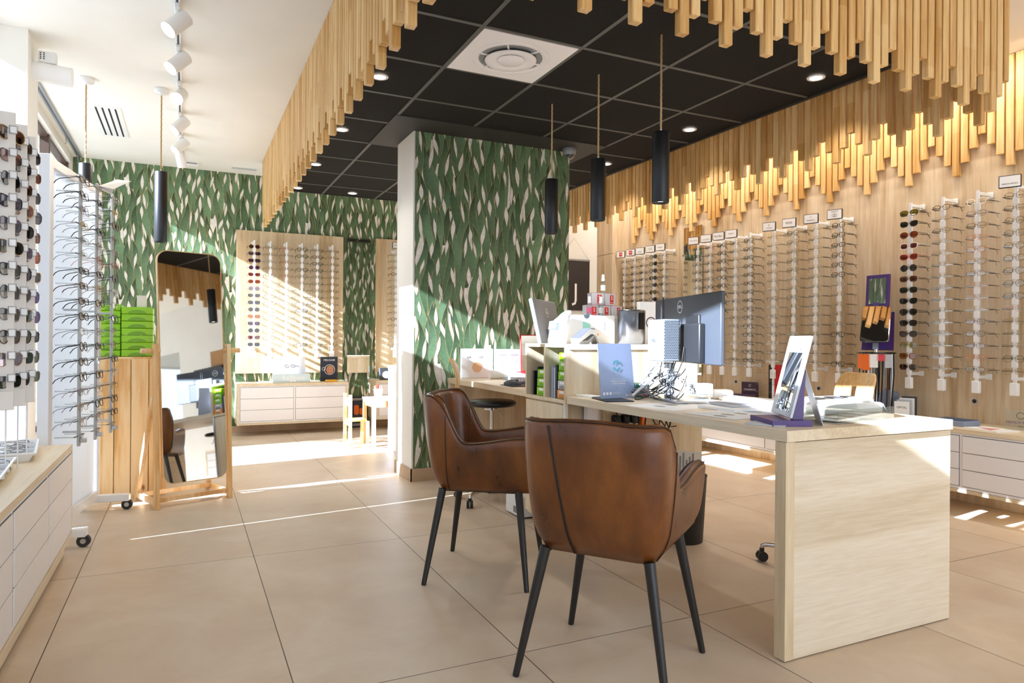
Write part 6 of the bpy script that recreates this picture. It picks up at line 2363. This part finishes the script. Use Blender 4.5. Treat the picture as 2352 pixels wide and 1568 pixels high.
# sun through the left-hand shop windows
sd = Vector((1, .145, -.49)).normalized()
so = lamp('SUN', 'sun', (-6, 1, 6), (0, 0, 0), 44.0, 'dae6ff', angle=R(.55))
so.rotation_euler = sd.to_track_quat('-Z', 'Y').to_euler()
# added area lamps outside the glazing: fill from the front, daylight from the left
lamp('AREA', 'fill_front', (2.0, -3.7, 1.5), (R(90), 0, 0), 105, 'dde8ff', shape='RECTANGLE', size=4.6, size_y=2.5)
lamp('AREA', 'daylight_left', (-1.32, 1.0, 1.6), (R(90), 0, R(-90)), 50, 'dde8ff', shape='RECTANGLE', size=7.0, size_y=2.4)
lamp('AREA', 'daylight_left_rear', (-1.32, 7.0, 1.6), (R(90), 0, R(-90)), 28, 'dde8ff', shape='RECTANGLE', size=2.8, size_y=2.4)

for L_ in LAMPS:
    if L_[0] == 'dl':
        lamp('SPOT', 'downlight_beam', L_[1:4], (0, 0, 0), 18, 'fff6ec', spot_size=R(100), spot_blend=.6, shadow_soft_size=.035)
    elif L_[0] == 'pd':
        lamp('SPOT', 'pendant_beam', L_[1:4], (0, 0, 0), 13, 'fff6ec', spot_size=R(80), spot_blend=.6, shadow_soft_size=.035)
    else:
        q_ = Vector(L_[4]).to_track_quat('-Z', 'Y').to_euler()
        lamp('SPOT', 'track_beam', L_[1:4], q_, 26, 'fff6ea', spot_size=R(75), spot_blend=.7, shadow_soft_size=.04)
# row of wall washers on the white ceiling between the batten row and the oak wall
lamp('AREA', 'wall_wash_strip', (4.66, 4.5, ZC - .02), (0, R(-14), 0), 42, 'fbf6ee', shape='RECTANGLE', size=.05, size_y=5.4)

cam = bpy.data.cameras.new('camera')
co = link('camera', cam, None, (0, 0, 1.12))
YAW, ROLL = .4441, .0073
fw = Vector((math.sin(YAW), math.cos(YAW), 0))
rt = Vector((math.cos(YAW), -math.sin(YAW), 0))
up = Vector((0, 0, 1))
r2 = rt * math.cos(ROLL) + up * math.sin(ROLL)
u2 = up * math.cos(ROLL) - rt * math.sin(ROLL)
mt = Matrix((r2, u2, -fw)).transposed()
co.rotation_euler = mt.to_euler()
cam.sensor_width = 36
cam.lens = 36 * 1576.2 / 2352
cam.shift_y = (778.1 - 784) / 2352
cam.clip_start = .02
SC.camera = co

SC.view_settings.view_transform = 'Standard'
SC.view_settings.look = 'None'
SC.view_settings.exposure = 0.34
SC.view_settings.gamma = 1.0
SC.view_settings.use_curve_mapping = False
SC.cycles.use_denoising = True
SC.cycles.max_bounces = 10
SC.cycles.diffuse_bounces = 5
SC.cycles.glossy_bounces = 4
SC.cycles.transmission_bounces = 4
SC.cycles.transparent_max_bounces = 24
SC.cycles.sample_clamp_indirect = 6.0
SC.cycles.caustics_reflective = False
SC.cycles.caustics_refractive = False
